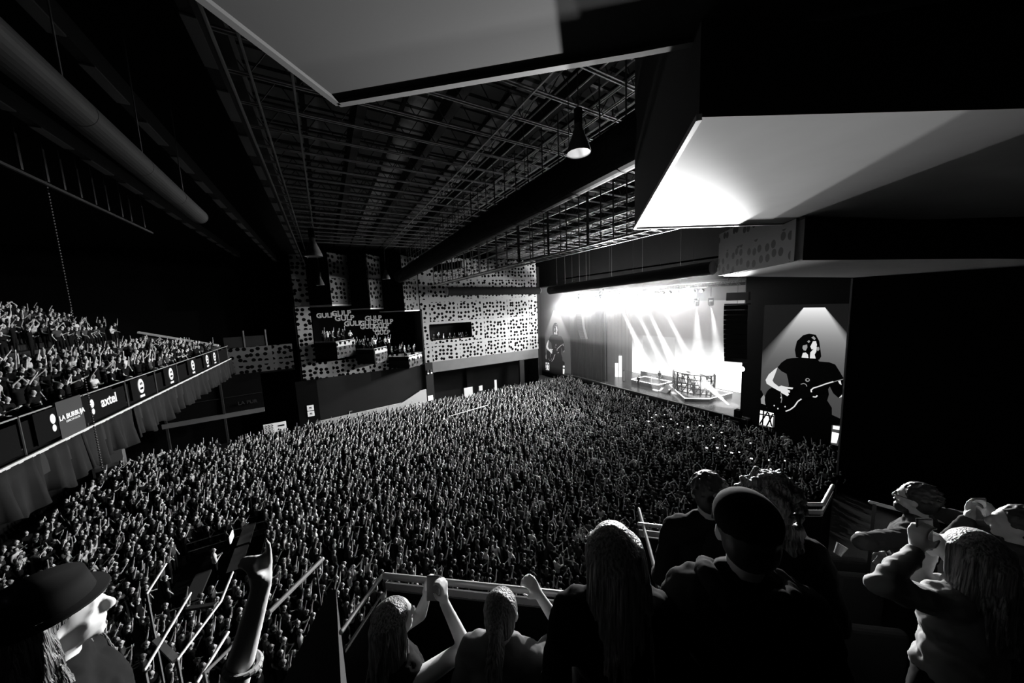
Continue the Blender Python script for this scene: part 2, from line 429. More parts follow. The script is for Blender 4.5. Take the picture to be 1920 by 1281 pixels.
sub(MB().box((-6.85, WY-.48, 0), (-6.75, WY-.42, 1.25)).box((-4.95, WY-.48, 0), (-4.85, WY-.42, 1.25)), 'stand', M['black'], bb)
for z, lb in ((2.95, 'upper white notice on the dark pillar beside the ramp wall'), (2.25, 'lower white notice on the dark pillar beside the ramp wall')):
    n = empty('notice', (-2.45, WY-.35, z)); tag(n, lb, 'notice', 'white notices on the dark pillar')
    sub(MB().box((-2.75, WY-.36, z), (-2.1, WY-.3, z+.6)), 'board', mat('notice_white_glow', .8, emit=.35), n)  # unlit board, its brightness is built in as a faint glow
    sub(MB().box((-2.6, WY-.37, z+.18), (-2.3, WY-.36, z+.24)).box((-2.55, WY-.37, z+.3), (-2.3, WY-.36, z+.42)), 'printed_mark', M['fascia'], n)
struct('trim_4', MB().box((-3.6, WY-.3, 0), (-1.55, WY, 6.4)), M['black'])
for i, (px, py, s) in enumerate([(963-6, 732, .45), (810, 692, .3)]):
    p = at_y(px, py, WY-.3)
sg = MB().box((11.05, WY-.4, 1.5), (11.75, WY-.36, 2.2)); thing(sg, 'notice', M['logoglow'], 'small pale notice on the pillar at the end of the white ramp wall', 'notice')
for x, lb in ((11.3, 'left of two small lit lamps at the top of the pillar below the boxes'), (11.75, 'right of two small lit lamps at the top of the pillar below the boxes')):
    l = empty('wall_lamp', (x, WY-.45, 5.5)); tag(l, lb, 'lamp', 'wall lamps on the pillar')
    sub(MB().box((x-.1, WY-.5, 5.4), (x+.1, WY-.35, 5.75)), 'housing', M['darksteel'], l)
    sub(MB().sphere((x, WY-.5, 5.3), .11), 'bulb', mat('soft_lamp', .8, emit=1.0), l)

# --- stage wall ------------------------------------------------------------
SX = 36.0
sw = MB()
sw.box((SX, -6, 0), (SX+.3, 15.9, 23)); sw.box((SX, 34.75, 0), (SX+.3, 56, 23)); sw.box((SX, 15.9, 16.5), (SX+.3, 34.75, 23))
struct('wall_stage', sw, M['black'])
struct('wall_stage_side', MB().box((30, -6, 0), (30.3, NY, 23)), M['black'])
struct('trim_5', MB().box((29.93, NY-.03, 0.2), (30.0, NY+.06, 14.8)), mat('pale_corner_strip', .35, .6))
sh = MB(); sh.box((SX+.3, 14.4, 0), (47, 14.6, 18)); sh.box((SX+.3, 43.4, 0), (47, 43.6, 18)); sh.box((47, 14, 0), (47.2, 44, 18)); sh.box((SX, 14, 18), (47.2, 44, 18.2))
struct('wall_stage_house', sh, M['black'])

# --- near boxes of our own side (undersides and fascias) --------------------
s0 = [(-9, -4.0), (0.45, 5.48), (3.56, 2.86), (10.4, -3.2), (10, -5.8), (-9, -5.8)]
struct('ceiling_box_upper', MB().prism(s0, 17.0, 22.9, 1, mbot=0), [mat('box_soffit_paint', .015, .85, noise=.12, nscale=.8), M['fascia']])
e = MB()
for a, b in zip(s0[:3], s0[1:4]):
    e.bar((a[0], a[1], 17.0), (b[0], b[1], 17.0), .09, .09)
struct('trim_6', e, mat('pale_soffit_edge', .05, .6))
s1 = [(3.82, 2.22), (7.74, 6.25), (12.05, 4.02), (20, .0), (20, -5.8), (10.5, -1.4)]
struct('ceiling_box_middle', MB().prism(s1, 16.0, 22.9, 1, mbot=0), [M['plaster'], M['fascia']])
e = MB()
for a, b in zip(s1[:2], s1[1:3]):
    e.bar((a[0], a[1], 16.0), (b[0], b[1], 16.0), .06, .07)
struct('trim_7', e, M['trim'])
s2 = [(10.95, 3.55), (14.84, 7.46), (30, 7.05), (30, -1), (18.97, 1.3)]
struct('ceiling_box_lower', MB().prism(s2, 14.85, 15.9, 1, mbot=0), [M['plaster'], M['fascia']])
pn = MB().panel((11.25, 3.72), (14.80, 7.50), 14.87, 16.6, .12)
struct('wall_box_lower', pn, [M['perfnear']])
struct('trim_8', MB().bar((11.18, 3.66, 14.85), (11.18, 3.66, 16.0), .12, .12), M['greyplaster'])

# --- ceiling steelwork -----------------------------------------------------
def roof_truss(x0, x1, y, z0=21.6, z1=22.6):
    r = empty('roof_truss', (x0, y, z0))
    sub(MB().bar((x0, y-.07, z0), (x1, y-.07, z0), .05, .05).bar((x0, y+.07, z0), (x1, y+.07, z0), .05, .05), 'bottom_chord', M['steel'], r)
    sub(MB().bar((x0, y, z1), (x1, y, z1), .14, .08), 'top_chord', M['darksteel'], r)
    n = int((x1-x0)/1.3); wb = MB()
    for i in range(n):
        a = x0+(x1-x0)*i/n; b = x0+(x1-x0)*(i+1)/n; m_ = (a+b)/2
        wb.bar((a, y, z1), (m_, y, z0), .03); wb.bar((m_, y, z0), (b, y, z1), .03)
    sub(wb, 'web', M['darksteel'], r)
    return r
proto = roof_truss(-6, 33.5, 0)
ys = [5.0+1.72*i for i in range(22)]
for i, y in enumerate(ys):
    r = proto if i == 0 else copy_tree(proto)
    r.location.y = y
    tag(r, 'slender steel roof truss running towards the stage, '+ORD[i]+' in the parallel row', 'roof truss', 'parallel steel roof trusses')
for i, x in enumerate([-5.6, -1.8, 2.0, 5.2, 7.1, 9.0, 12.8, 16.6, 20.4, 24.2, 28.0, 31.8]):
    deep = x not in (7.1,)
    o = MB().bar((x, 3, 22.2 if deep else 21.45), (x, 42.8, 22.2 if deep else 21.45), .35 if deep else .06, .7 if deep else .06)
    thing(o, 'roof_beam', M['fascia'] if deep else M['steel'], 'long dark roof beam above the trusses, number '+['one','two','three','four','','five','six','seven','eight','nine','ten','eleven'][i]+' counted from the rear balcony' if deep else 'thin bright pipe running to the far wall below the roof trusses', 'roof beam', 'roof beams' if deep else None)
for i in range(11):
    x = 7.8+i*.42
    thing(MB().tube((x, 3.2, 21.9-(i % 3)*.12), (x, 24, 21.9-(i % 3)*.12), .032, 6), 'conduit_pipe', M['white'], 'thin steel conduit beside the big duct, '+ORD[i].replace('nearest','from the left' if i else 'leftmost')+' in the parallel bundle', 'pipe', 'conduit bundle beside the big duct')
for i in range(9):
    x = 14.5+i*.75
    thing(MB().tube((x, 6, 20.2+(i % 3)*.3), (x, 41, 20.2+(i % 3)*.3), .04, 6), 'sprinkler_pipe', M['steel'], 'pale pipe running along the hall behind the catwalk, '+ORD[i].replace('nearest','nearest to it' if i == 0 else 'nearest to it'), 'pipe', 'pipes behind the catwalk')

# big dark air ducts
def air_duct(name, p, q, r, label, m=None, caps=True, hang=0, ztop=22.5):
    p, q = Vector(p), Vector(q); d = (q-p).normalized()
    t = empty(name, p); tag(t, label, 'air duct')
    n = 26; mb = MB()
    k = max(2, int((q-p).length/2.0))
    for i in range(k):
        a = p+(q-p)*(i/k); b = p+(q-p)*((i+1)/k)
        mb.tube(a, b, r*(1.0), n, r2=r, cap=(i in (0, k-1)))
    o = sub(mb, 'duct_body', m or M['duct'], t, smooth=False); o.data.shade_smooth() if False else None
    for i in range(k+1):
        c = p+(q-p)*(i/k); sub(MB().tube(c-d*.03, c+d*.03, r*1.02, n), 'joint_ring', m or M['duct'], t)
    if caps:
        for c, s in ((p, -1), (q, 1)):
            cp = MB(); prev = c; pr = r
            for j in range(1, 6):
                a = j/5*PI/2; nc = c+d*(s*math.sin(a)*r*.55); nr = max(.02, r*math.cos(a))
                cp.tube(prev, nc, pr, n, r2=nr, cap=(j == 5)); prev = nc; pr = nr
            sub(cp, 'end_cap', M['ductpale'], t, smooth=True)
    if hang:
        for i in range(hang):
            c = p+(q-p)*((i+.5)/hang); sub(MB().tube(c+Vector((0, 0, r-.05)), (c.x, c.y, 22.97), .015, 5), 'hanger_rod', M['darksteel'], t)
    return t
air_duct('air_duct', (8.15, 5.0, 18.55), (8.15, 40.4, 17.9), .66, 'thick black round air duct running under the roof to the far wall', hang=12)
air_duct('air_duct', at_y(1010, 545, 40.5), (14.0, 40.5, 16.1), .55, 'dark round duct with pale end cap hanging along the far perforated wall', hang=5)
air_duct('air_duct', (31, 41.0, 16.05), (31, 16.5, 16.6), .62, 'dark round duct hanging in front of the stage above the bright truss', hang=7)
air_duct('air_duct', (-3.45, 15.3, 17.5), (-3.1, 4.0, 17.5), .24, 'grey round duct high on the left over the rear balcony', m=mat('dull_duct_metal', .05, .6), hang=4)
air_duct('air_duct', (13.0, 41.6, 19.2), (15.2, 37.5, 19.2), .45, 'short duct with pale rounded end above the end of the catwalk', hang=2)

# catwalk beside the duct
cw = empty('catwalk', (12.7, 5, 16.8)); tag(cw, 'long steel catwalk with ladder-like deck and hangers running along the hall', 'catwalk')
cx0, cx1, cz = 12.3, 13.25, 16.95
sub(MB().bar((cx0, 5, cz), (cx0, 41.5, cz), .07, .10), 'side_beam', M['steel'], cw)
sub(MB().bar((cx1, 5, cz), (cx1, 41.5, cz), .07, .10), 'side_beam', M['steel'], cw)
rg = MB(); y = 5.4
while y < 41.4:
    rg.bar((cx0, y, cz), (cx1, y, cz), .05, .05); y += .62
sub(rg, 'deck_rungs', M['steel'], cw)
for z in (17.5, 18.0):
    sub(MB().tube((cx0, 5, z), (cx0, 41.5, z), .022, 6), 'guard_rail', M['steel'], cw)
    sub(MB().tube((cx1, 5, z), (cx1, 41.5, z), .022, 6), 'guard_rail', M['darksteel'], cw)
y = 6.0; k = 0
while y < 41.4:
    sub(MB().bar((cx0, y, cz), (cx0, y, 22.97), .05 if k % 2 else .10), 'hanger_post', M['darksteel'], cw)
    sub(MB().bar((cx1, y, cz), (cx1, y, 22.97), .05), 'hanger_post', M['darksteel'], cw); y += 1.72; k += 1
cw2 = empty('catwalk', (9.4, 5, 19.8)); tag(cw2, 'narrow dark service catwalk with railings on top of the thick black duct', 'catwalk')
for z in (19.7, 20.2, 20.7):
    sub(MB().tube((9.35, 5, z), (9.35, 40.5, z), .025, 6), 'guard_rail', M['steel'], cw2)
y = 5.5
while y < 40.4:
    sub(MB().bar((9.35, y, 19.4), (9.35, y, 22.97), .04), 'post', M['darksteel'], cw2); y += 1.2
sub(MB().box((9.3, 5, 19.3), (9.95, 40.5, 19.4)), 'deck', M['fascia'], cw2)

# high-bay lamps (off)
def bay_lamp(loc, s, label):
    t = empty('high_bay_lamp', loc); tag(t, label, 'lamp', 'high bay lamps under the roof')
    x, y, z = loc; mb = MB(); prof = [(0.12, 1.05), (.16, .8), (.30, .45), (.42, .12), (.44, 0)]
    for (r0, h0), (r1, h1) in zip(prof, prof[1:]): mb.tube((x, y, z+h0*s), (x, y, z+h1*s), r0*s, 20, r2=r1*s, cap=False)
    rf = sub(mb, 'reflector', M['darksteel'], t, smooth=True)
    sub(MB().tube((x, y, z+.01), (x, y, z+.03), .42*s, 24), 'lens', mat('frosted_lens', .07, .4), rf)
    sub(MB().tube((x, y, z+1.0*s), (x, y, z+1.5*s), .15*s, 12), 'ballast', M['duct'], t)
    sub(MB().tube((x, y, z+1.4*s), (x, y, 22.97 if x > -.2 else 22.97), .015, 5), 'cable', M['darksteel'], t)
bay_lamp((6.35, 6.95, 18.0), .75, 'large unlit round ceiling lamp close above, hanging below the black duct')
bay_lamp((-.25, 23.0, 17.4), 1.1, 'unlit bell-shaped lamp at the left side of the roof')
bay_lamp((5.83, 35.5, 17.2), .9, 'small unlit bell-shaped lamp in front of the dark upper wall of the boxes')
bay_lamp((-.1, 39.6, 16.9), .9, 'dim small bell lamp farthest away by the far left corner')

# left side of the roof: beams receding over the rear balcony
for x, z, m_, lb in ((-1.72, 20, 'fascia', 'dark roof beam first on the left of the roof opening'), (-4.0, 19.9, 'fascia', 'dark roof beam over the front of the rear balcony'),
                 (-7.0, 20.2, 'fascia', 'dark roof beam over the middle of the rear balcony')):
    t = empty('ceiling_beam', (x, 4, z)); tag(t, lb, 'roof beam')
    sub(MB().bar((x, 4, z), (x, 42.8, z), .22, .5), 'web_plate', M[m_], t)
    fl = MB(); y = 4
    while y < 42:
        fl.bar((x, y, z-.28), (x, min(42, y+1.5), z-.28), .24, .04); y += 2.4
    sub(fl, 'lower_flange', M['greyplaster'], t)
for x, z in ((-1.05, 20), (-.15, 20), (-1.35, 19.3)):
    thing(MB().tube((x, 4, z), (x, 42.5, z), .035, 6), 'roof_pipe', M['steel'], 'thin pipe along the left edge of the roof opening, '+('the right upper one' if x > -.5 else 'the middle upper one' if z > 19.5 else 'the lower left one'), 'pipe', 'pipes along the left edge of the roof')
cg = empty('balcony_screen', (-7.6, 17, 19)); tag(cg, 'row of dim vertical slats hanging high above the rear balcony', 'hanging screen')
for y in (16.4, 17.5, 18.3, 19.2, 20.1, 21.0, 22.1, 22.9, 24.2):
    sub(MB().box((-7.62, y-.05, 18.75), (-7.58, y+.05, 19.8)), 'slat', M['banner'], cg)
    sub(MB().tube((-7.6, y, 19.7), (-7.6, y, 20.5), .01, 5), 'hanger', M['darksteel'], cg)
sub(MB().bar((-7.6, 15, 18.65), (-7.6, 25, 18.65), .08, .08), 'support_beam', M['fascia'], cg)
# hanging chain in front of the rear balcony
ch = MB(); pts = []
for i in range(110):
    t = i/109; z = 19.6-11.2*t; y = 18.3-.0*t
    ch.sphere((-8.0, y, z), .035, 6, 4)
ch.tube((-8, 18.3, 20.5), (-8, 18.3, 19.0), .012, 5)
thing(ch, 'hanging_chain', M['darksteel'], 'long beaded hoist chain hanging down in front of the rear balcony crowd', 'chain')
# ================================================================ REAR BALCONY
BX = -8.8; BZ = 9.75
def rake(x):
    d = max(0, -9.4-x); return BZ+.19*d if d < 5.5 else BZ+1.75+.42*(d-5.5)
rows = [(-9.4-.85*i) for i in range(16)]
bm_ = MB()
bm_.box((-9.4, 2, 8.9), (BX, 42.95, BZ))
for i, x in enumerate(rows):
    bm_.box((x-.85, 2, 8.9), (x, 42.95, rake(x-.85)))
bm_.box((-26.4, 2, 8.9), (-23.0, 42.95, rake(-23)))
struct('floor_rear_balcony', bm_, M['fascia'])
struct('wall_under_balcony', MB().box((-19.6, 2, 0), (-19.4, 42.95, 8.9)), M['black'])
struct('trim_9', MB().box((BX-.02, 2, BZ-.08), (BX+.05, 42.9, BZ+.02)), mat('pale_slab_edge', .7, .5))
def cloth_strip(y0, y1, z0, z1, x, seed):
    rnd = random.Random(seed); n = int((y1-y0)/.09); mb = MB(); vs = []; ph = rnd.random()*6
    for i in range(n+1):
        y = y0+(y1-y0)*i/n
        wv = .11*math.sin(y*5.3+ph)+.10*math.sin(y*11.7+ph*2+.8*math.sin(y*3))+.05*math.sin(y*2.1)+.03*math.sin(y*19)
        drop = .22*abs(math.sin((y-y0)/(y1-y0)*PI*2.0+ph))+.06*math.sin(y*3)
        for j in range(5):
            t = j/4; vs.append((x+.03+wv*(.25+t), y, z1-(z1-z0-drop)*t))
    fs = [(i*5+j, (i+1)*5+j, (i+1)*5+j+1, i*5+j+1) for i in range(n) for j in range(4)]
    mb.add(vs, fs); return mb
yy = 3.0; k = 0
while yy < 42.5:
    y1 = min(42.8, yy+4.0)
    o = cloth_strip(yy, y1, 7.95, BZ-.06, BX+.02, k).build('balcony_skirt', [M['skirt']], smooth=True)
    so = o.modifiers.new('thick', 'SOLIDIFY'); so.thickness = .01
    tag(o, 'loosely hung grey cloth skirt below the rear balcony edge, '+ORD[k]+' length of the row', 'cloth skirt', 'cloth skirts along the rear balcony edge')
    yy = y1+.02; k += 1
# railing of the balcony in bays with banners
bays = []
y = 4.0
while y < 42.6:
    bays.append(y); y += 3.2
for i, y in enumerate(bays):
    y1 = min(42.8, y+3.14)
    r = empty('balcony_railing', (BX-.1, y, BZ)); tag(r, 'dark railing bay with thin bright top rail on the rear balcony, '+ORD[i]+' bay', 'railing', 'railing bays along the rear balcony')
    sub(MB().tube((BX-.1, y, 11.05), (BX-.1, y1, 11.05), .028, 8), 'top_rail', M['rail'], r)
    sub(MB().tube((BX-.1, y, BZ), (BX-.1, y, 11.05), .03, 6), 'post', M['darksteel'], r)
    sub(MB().box((BX-.14, y+.03, BZ+.1), (BX-.12, y1-.03, 10.85)), 'infill_panel', M['black'], r)
RX = (PI/2, 0, PI/2)           # lettering that faces +X
def emblem(root, y, z, s, m):
    mb = MB(); x = BX+.02
    n = 20
    vs = [(x, y+math.cos(2*PI*i/n)*.30*s, z+math.sin(2*PI*i/n)*.40*s) for i in range(n)]
    mb.add(vs+[(x-.03, v[1], v[2]) for v in vs], [tuple(range(n)), tuple(range(2*n-1, n-1, -1))]+[(i, n+i, n+(i+1) % n, (i+1) % n) for i in range(n)])
    mb.box((x-.03, y-.24*s, z-.62*s), (x, y+.24*s, z-.50*s))
    sub(mb, 'oval_emblem', m, root)
    d = MB()
    d.box((x, y-.13*s, z+.06*s), (x+.01, y-.03*s, z+.2*s)); d.box((x, y+.03*s, z+.06*s), (x+.01, y+.13*s, z+.2*s)); d.box((x, y-.16*s, z-.2*s), (x+.01, y+.16*s, z-.08*s))
    sub(d, 'emblem_detail', M['black'], root)
bspec = [(262, 713), (319, 694), (361, 683), (388, 673), (402, 669)]
names = ['nearest', 'second', 'third', 'fourth', 'farthest']
for i, (px, py) in enumerate(bspec):
    p = at_x(px, py, BX)
    b = empty('emblem_banner', (BX, p.y, 10.4)); tag(b, 'black railing banner with white oval emblem, %s of the five from the camera' % names[i], 'banner', 'emblem banners on the balcony railing')
    sub(MB().box((BX-.05, p.y-.9, 9.95), (BX-.02, p.y+.9, 11.0)), 'cloth', M['black'], b)
    emblem(b, p.y, 10.55, .95, M['logoglow'])
for px, py, lb, s in ((96, 772, 'black railing banner with small white pin-shaped emblem left of the grey banner', 'pin'), (170, 745, 'black railing banner lettered axtel with a white flame mark', 'axtel')):
    p = at_x(px, py, BX)
    b = empty('railing_banner', (BX, p.y, 10.4)); tag(b, lb, 'banner')
    sub(MB().box((BX-.05, p.y-.8, 9.9), (BX-.02, p.y+1.6, 11.0)), 'cloth', M['black'], b)
    e = MB().sphere((BX, p.y, 10.62), .13, 12, 8, sc=(.15, 1, 1.4)).sphere((BX, p.y, 10.28), .10, 10, 6, sc=(.15, 1, 1.3))
    sub(e, 'emblem', M['logoglow'], b)
    if s == 'axtel':
        o = text_obj('lettering', 'axtel', .62, (0, 0, 0), RX, M['logoglow'], extrude=.01, thick=.01); o.parent = b
        o.location = (.02, 1.15, .1)
p = at_x(128, 758, BX)
b = empty('grey_banner', (BX, p.y, 10.4)); tag(b, 'dark grey railing banner with two lines of pale lettering', 'banner')
sub(MB().box((BX-.05, p.y-.65, 9.75), (BX+.0, p.y+.75, 11.15)), 'cloth', M['banner'], b)
o = text_obj('lettering', 'LA BURBUJA', .26, (0, 0, 0), RX, M['logoglow'], extrude=.005, thick=.006); o.parent = b; o.location = (.03, .05, .12)
o = text_obj('lettering', 'ESPECTACULOS', .11, (0, 0, 0), RX, M['logoglow'], extrude=.005); o.parent = b; o.location = (.03, .05, -.06)
ew = empty('end_parapet', (-9.6, 42.8, 10)); tag(ew, 'sloping parapet with bright white top at the far end of the rear balcony', 'parapet')
sub(MB().bar((-9.5, 42.3, 10.6), (-14.7, 42.3, 12.3), .1, 1.2), 'panel', M['greyplaster'], ew)
sub(MB().bar((-9.45, 42.2, 11.2), (-14.8, 42.2, 12.95), .3, .16), 'coping', M['white'], ew)
p = at_y(328, 640, 42.3)
for px, py, wh in ((326, 640, 'left'), (350, 640, 'middle'), (355, 640, 'right')):
    p = at_y(px, py, 42.3)
    thing(MB().tube((p.x, p.y, p.z-1.3), (p.x, p.y, p.z+.35), .05, 8), 'post', M['greyplaster'], 'pale upright post by the sloping white-topped parapet, '+wh+' one of three', 'post', 'posts by the sloping parapet')
# low pale wall blocks under the balcony behind the crowd
thing(MB().box((-18.9, 42.2, 0), (-17.1, 42.7, 2.4)), 'barrier_block', M['greyplaster'], 'plain grey wall block under the rear balcony behind the crowd', 'barrier')

# ================================================================ STAGE
st = empty('stage', (35.4, 25, 0)); tag(st, 'wide dark concert stage with low black front and glossy floor', 'stage')
sub(MB().box((35.3, 15.0, 1.55), (46.9, 43.3, 1.7)), 'deck', M['stagefloor'], st)
sub(MB().box((35.35, 15.0, 0), (35.45, 35.6, 1.55)), 'front_fascia', M['darkwall'], st)
for px, py in ((1112, 723), (1177, 740), (1255, 760), (1370, 788)):
    p = at_x(px, py, 35.3)
    sub(MB().box((35.28, p.y-.7, p.z-.07), (35.35, p.y+.7, p.z+.07)), 'front_vent', M['greyplaster'], st)
thing(MB().box((35.0, 15.1, 1.70), (35.3, 34.6, 1.74)), 'stage_edge_strip', M['greyplaster'], 'thin pale strip along the front edge of the stage floor', 'edge strip')
# back screen (lit LED wall) -------------------------------------------------
def led_mat(name, lo, hi, zc):
    m = bpy.data.materials.new(name); m.use_nodes = True; nt = m.node_tree; b = nt.nodes['Principled BSDF']
    b.inputs['Base Color'].default_value = (.02,)*3+(1,); b.inputs['Roughness'].default_value = .5
    tc = nt.nodes.new('ShaderNodeTexCoord'); sp = nt.nodes.new('ShaderNodeSeparateXYZ'); nt.links.new(tc.outputs['Object'], sp.inputs[0])
    n = nt.nodes.new('ShaderNodeTexNoise'); n.inputs['Scale'].default_value = .45; n.inputs['Detail'].default_value = 5
    nt.links.new(tc.outputs['Object'], n.inputs['Vector'])
    mr = nt.nodes.new('ShaderNodeMapRange'); mr.inputs[1].default_value = zc-3; mr.inputs[2].default_value = zc+2.5; mr.inputs[3].default_value = hi; mr.inputs[4].default_value = lo
    nt.links.new(sp.outputs[2], mr.inputs[0])
    a = math_node(nt, 'MULTIPLY', n.outputs['Fac'], 1.2); a = math_node(nt, 'ADD', a, .35)
    a = math_node(nt, 'MULTIPLY', a, mr.outputs[0])
    b.inputs['Emission Color'].default_value = (1, 1, 1, 1); nt.links.new(a, b.inputs['Emission Strength'])
    return m
lw = empty('led_wall', (44.5, 27, 6)); tag(lw, 'huge glowing white screen filling the back of the stage', 'video wall')
sub(MB().box((44.5, 16.0, 1.75), (44.7, 36.4, 13.5)), 'lit_face', led_mat('cloudy_white_screen', .16, 2.6, 5.8), lw)
sub(MB().box((44.7, 15.9, 1.7), (44.85, 36.5, 13.6)), 'frame', M['black'], lw)
# backdrop curtains either side
def curtain(x, y0, y1, z0, z1, amp=.12, per=.8):
    mb = MB(); n = int((y1-y0)/.1); vs = []
    for i in range(n+1):
        y = y0+(y1-y0)*i/n; dx = amp*math.sin(2*PI*y/per)
        vs += [(x+dx, y, z0), (x+dx, y, z1)]
    return mb.add(vs, [(2*i, 2*i+2, 2*i+3, 2*i+1) for i in range(n)])
for (x, y0, y1, z0, z1, lb, m_) in ((45.2, 36.5, 43.3, 1.7, 15, 'grey stage curtain hanging at the far left of the glowing screen', 'greyplaster'),
                                (36.45, 34.3, 34.75, 1.7, 15.5, 'black curtain edge on the far side of the stage opening', 'curtain'), (36.45, 15.9, 16.2, 1.7, 15.5, 'black curtain edge on the near side of the stage opening', 'curtain'),
                                (35.75, 34.8, 42.0, .1, 15.5, 'wide dark masking curtain between the stage and the far portrait screen', 'curtain')):
    o = thing(curtain(x, y0, y1, z0, z1), 'stage_curtain', M[m_], lb, 'curtain', smooth=True)
    so = o.modifiers.new('thick', 'SOLIDIFY'); so.thickness = .03
# risers
def riser(name, poly, z0, z1, label, strip=True, m=None):
    cx = sum(p[0] for p in poly)/len(poly); cy = sum(p[1] for p in poly)/len(poly)
    t = empty(name, (cx, cy, z0)); tag(t, label, 'stage platform')
    sub(MB().prism(poly, z0, z1), 'platform', m or M['stagefloor'], t)
    if strip:
        mb = MB(); n = len(poly)
        for i in range(n):
            a, b_ = poly[i], poly[(i+1) % n]
            mb.bar((a[0], a[1], z1+.02), (b_[0], b_[1], z1+.02), .07, .07)
        sub(mb, 'light_strip', M['strip'], t)
    return t
riser('stage_riser', [(38.2, 27.0), (38.2, 31.4), (41.2, 31.4), (41.2, 27.0)], 1.7, 2.35, 'low rectangular platform edged with light strips left of the drum cage')
riser('stage_riser', [(41.3, 26.4), (41.3, 32.2), (43.5, 32.2), (43.5, 26.4)], 1.7, 3.1, 'taller rectangular platform edged with light strips behind the low one')
pz = [at_z(1255, 722, 2.1), at_z(1284, 747, 2.1), at_z(1330, 748, 2.1), at_z(1312, 730, 2.1)]
riser('stage_riser', [(pz[0].x, pz[0].y), (pz[1].x, pz[1].y), (pz[2].x, pz[2].y), (42.5, 19.8), (42.5, 25.2)], 1.7, 2.1, 'angular platform edged with light strips under the drum cage')
# luminous gauze wall on the riser
o = MB().box((41.25, 26.6, 3.12), (41.3, 31.8, 8.6)); thing(o, 'led_banner', led_mat('side_screen', .5, 1.6, 5), 'tall glowing panel standing on the taller platform', 'screen')
# drum cage of scaffold pipes
dc = empty('drum_cage', (39.5, 23, 2.1)); tag(dc, 'dark scaffold cage of upright pipes around the drum kit in the middle of the stage', 'scaffold cage')
c0 = Vector((39.4, 22.9, 2.1)); rad = 2.5
ring = []
for i in range(13):
    a = PI*.55+PI*1.15*i/12
    ring.append((c0.x+math.cos(a)*rad*.62, c0.y+math.sin(a)*rad))
for i, (x, y) in enumerate(ring):
    sub(MB().tube((x, y, 2.1), (x, y, 4.6), .09 if i % 2 else .06, 6), 'upright', M['black'], dc)
for z in (2.3, 2.9, 3.4, 4.0, 4.6):
    sub(MB().path([(x, y, z) for x, y in ring], .06, 6), 'ring_pipe', M['black'], dc)
br = MB()
for i in range(12):
    a, b_ = ring[i], ring[i+1]
    br.tube((a[0], a[1], 2.2), (b_[0], b_[1], 3.4), .045, 5); br.tube((a[0], a[1], 4.5), (b_[0], b_[1], 3.0), .045, 5)
sub(br, 'cross_braces', M['black'], dc)
dk = empty('drum_kit', (40, 22.9, 2.1)); tag(dk, 'drum kit with cymbals inside the scaffold cage', 'drum kit')
sub(MB().tube((39.6, 22.9, 2.7), (40.2, 22.9, 2.7), .55, 20), 'bass_drum', M['fascia'], dk)
for dx, dyy, z, r_ in ((.1, .5, 3.3, .25), (.1, -.5, 3.3, .25), (.7, 1.1, 2.9, .35), (.8, -1.0, 2.8, .3)):
    sub(MB().tube((40+dx, 22.9+dyy, z), (40+dx, 22.9+dyy, z+.3), r_, 16), 'tom_drum', M['fascia'], dk)
    sub(MB().tube((40+dx, 22.9+dyy, 2.1), (40+dx, 22.9+dyy, z), .03, 5), 'stand', M['black'], dk)
for dyy, z in ((1.6, 4.0), (-1.5, 4.1), (.9, 4.4), (-.8, 4.3)):
    sub(MB().tube((40, 22.9+dyy, z), (40.02, 22.9+dyy, z+.03), .4, 18, r2=.02), 'cymbal', M['steel'], dk)
    sub(MB().tube((40, 22.9+dyy, 2.1), (40, 22.9+dyy, z), .02, 5), 'stand', M['black'], dk)
# microphone stands, monitors, keyboard
for i, (px, py, lb) in enumerate([(1221, 722, 'microphone stand beside the guitarist on stage'), (1170, 715, 'thin microphone stand at the far left of the stage')]):
    p = at_z(px, py, 2.0 if i == 0 else 1.7)
    t = empty('microphone_stand', p); tag(t, lb, 'microphone stand')
    sub(MB().tube((p.x, p.y, 1.75), (p.x, p.y, 3.3), .03, 6), 'pole', M['white'], t)
    sub(MB().tube((p.x, p.y, 1.71), (p.x, p.y, 1.76), .2, 12), 'base', M['black'], t)
    sub(MB().tube((p.x, p.y, 3.3), (p.x-.2, p.y, 3.4), .04, 8), 'microphone', M['black'], t)
for px, py, lb in ((1245, 735, 'left of two stage monitor wedges before the drum cage'), (1252, 729, 'right of two stage monitor wedges before the drum cage')):
    p = at_z(px, py, 1.75)
    t = empty('monitor_wedge', p); tag(t, lb, 'stage monitor')
    x, y = p.x, p.y
    sub(MB().add([(x-.3,y-.7,1.71),(x+.4,y-.7,1.71),(x+.4,y-.7,2.15),(x-.3,y+.7,1.71),(x+.4,y+.7,1.71),(x+.4,y+.7,2.15)], [(0,1,2),(5,4,3),(0,3,4,1),(1,4,5,2),(2,5,3,0)]), 'cabinet', M['black'], t)
    sub(MB().add([(x-.28,y-.6,1.74),(x+.38,y-.6,2.17),(x+.38,y+.6,2.17),(x-.28,y+.6,1.74)], [(0,1,2,3)]), 'grille', M['greyplaster'], t)
kb = empty('keyboard', at_z(1160, 705, 1.7)); tag(kb, 'keyboard on a stand at the far left of the stage in the smoke', 'keyboard')
x, y = kb.location.x, kb.location.y
sub(MB().box((x-.2, y-.7, 2.6), (x+.2, y+.7, 2.72)), 'body', M['black'], kb)
sub(MB().bar((x, y-.5, 1.7), (x, y+.4, 2.6), .05).bar((x, y+.5, 1.7), (x, y-.4, 2.6), .05), 'stand', M['black'], kb)
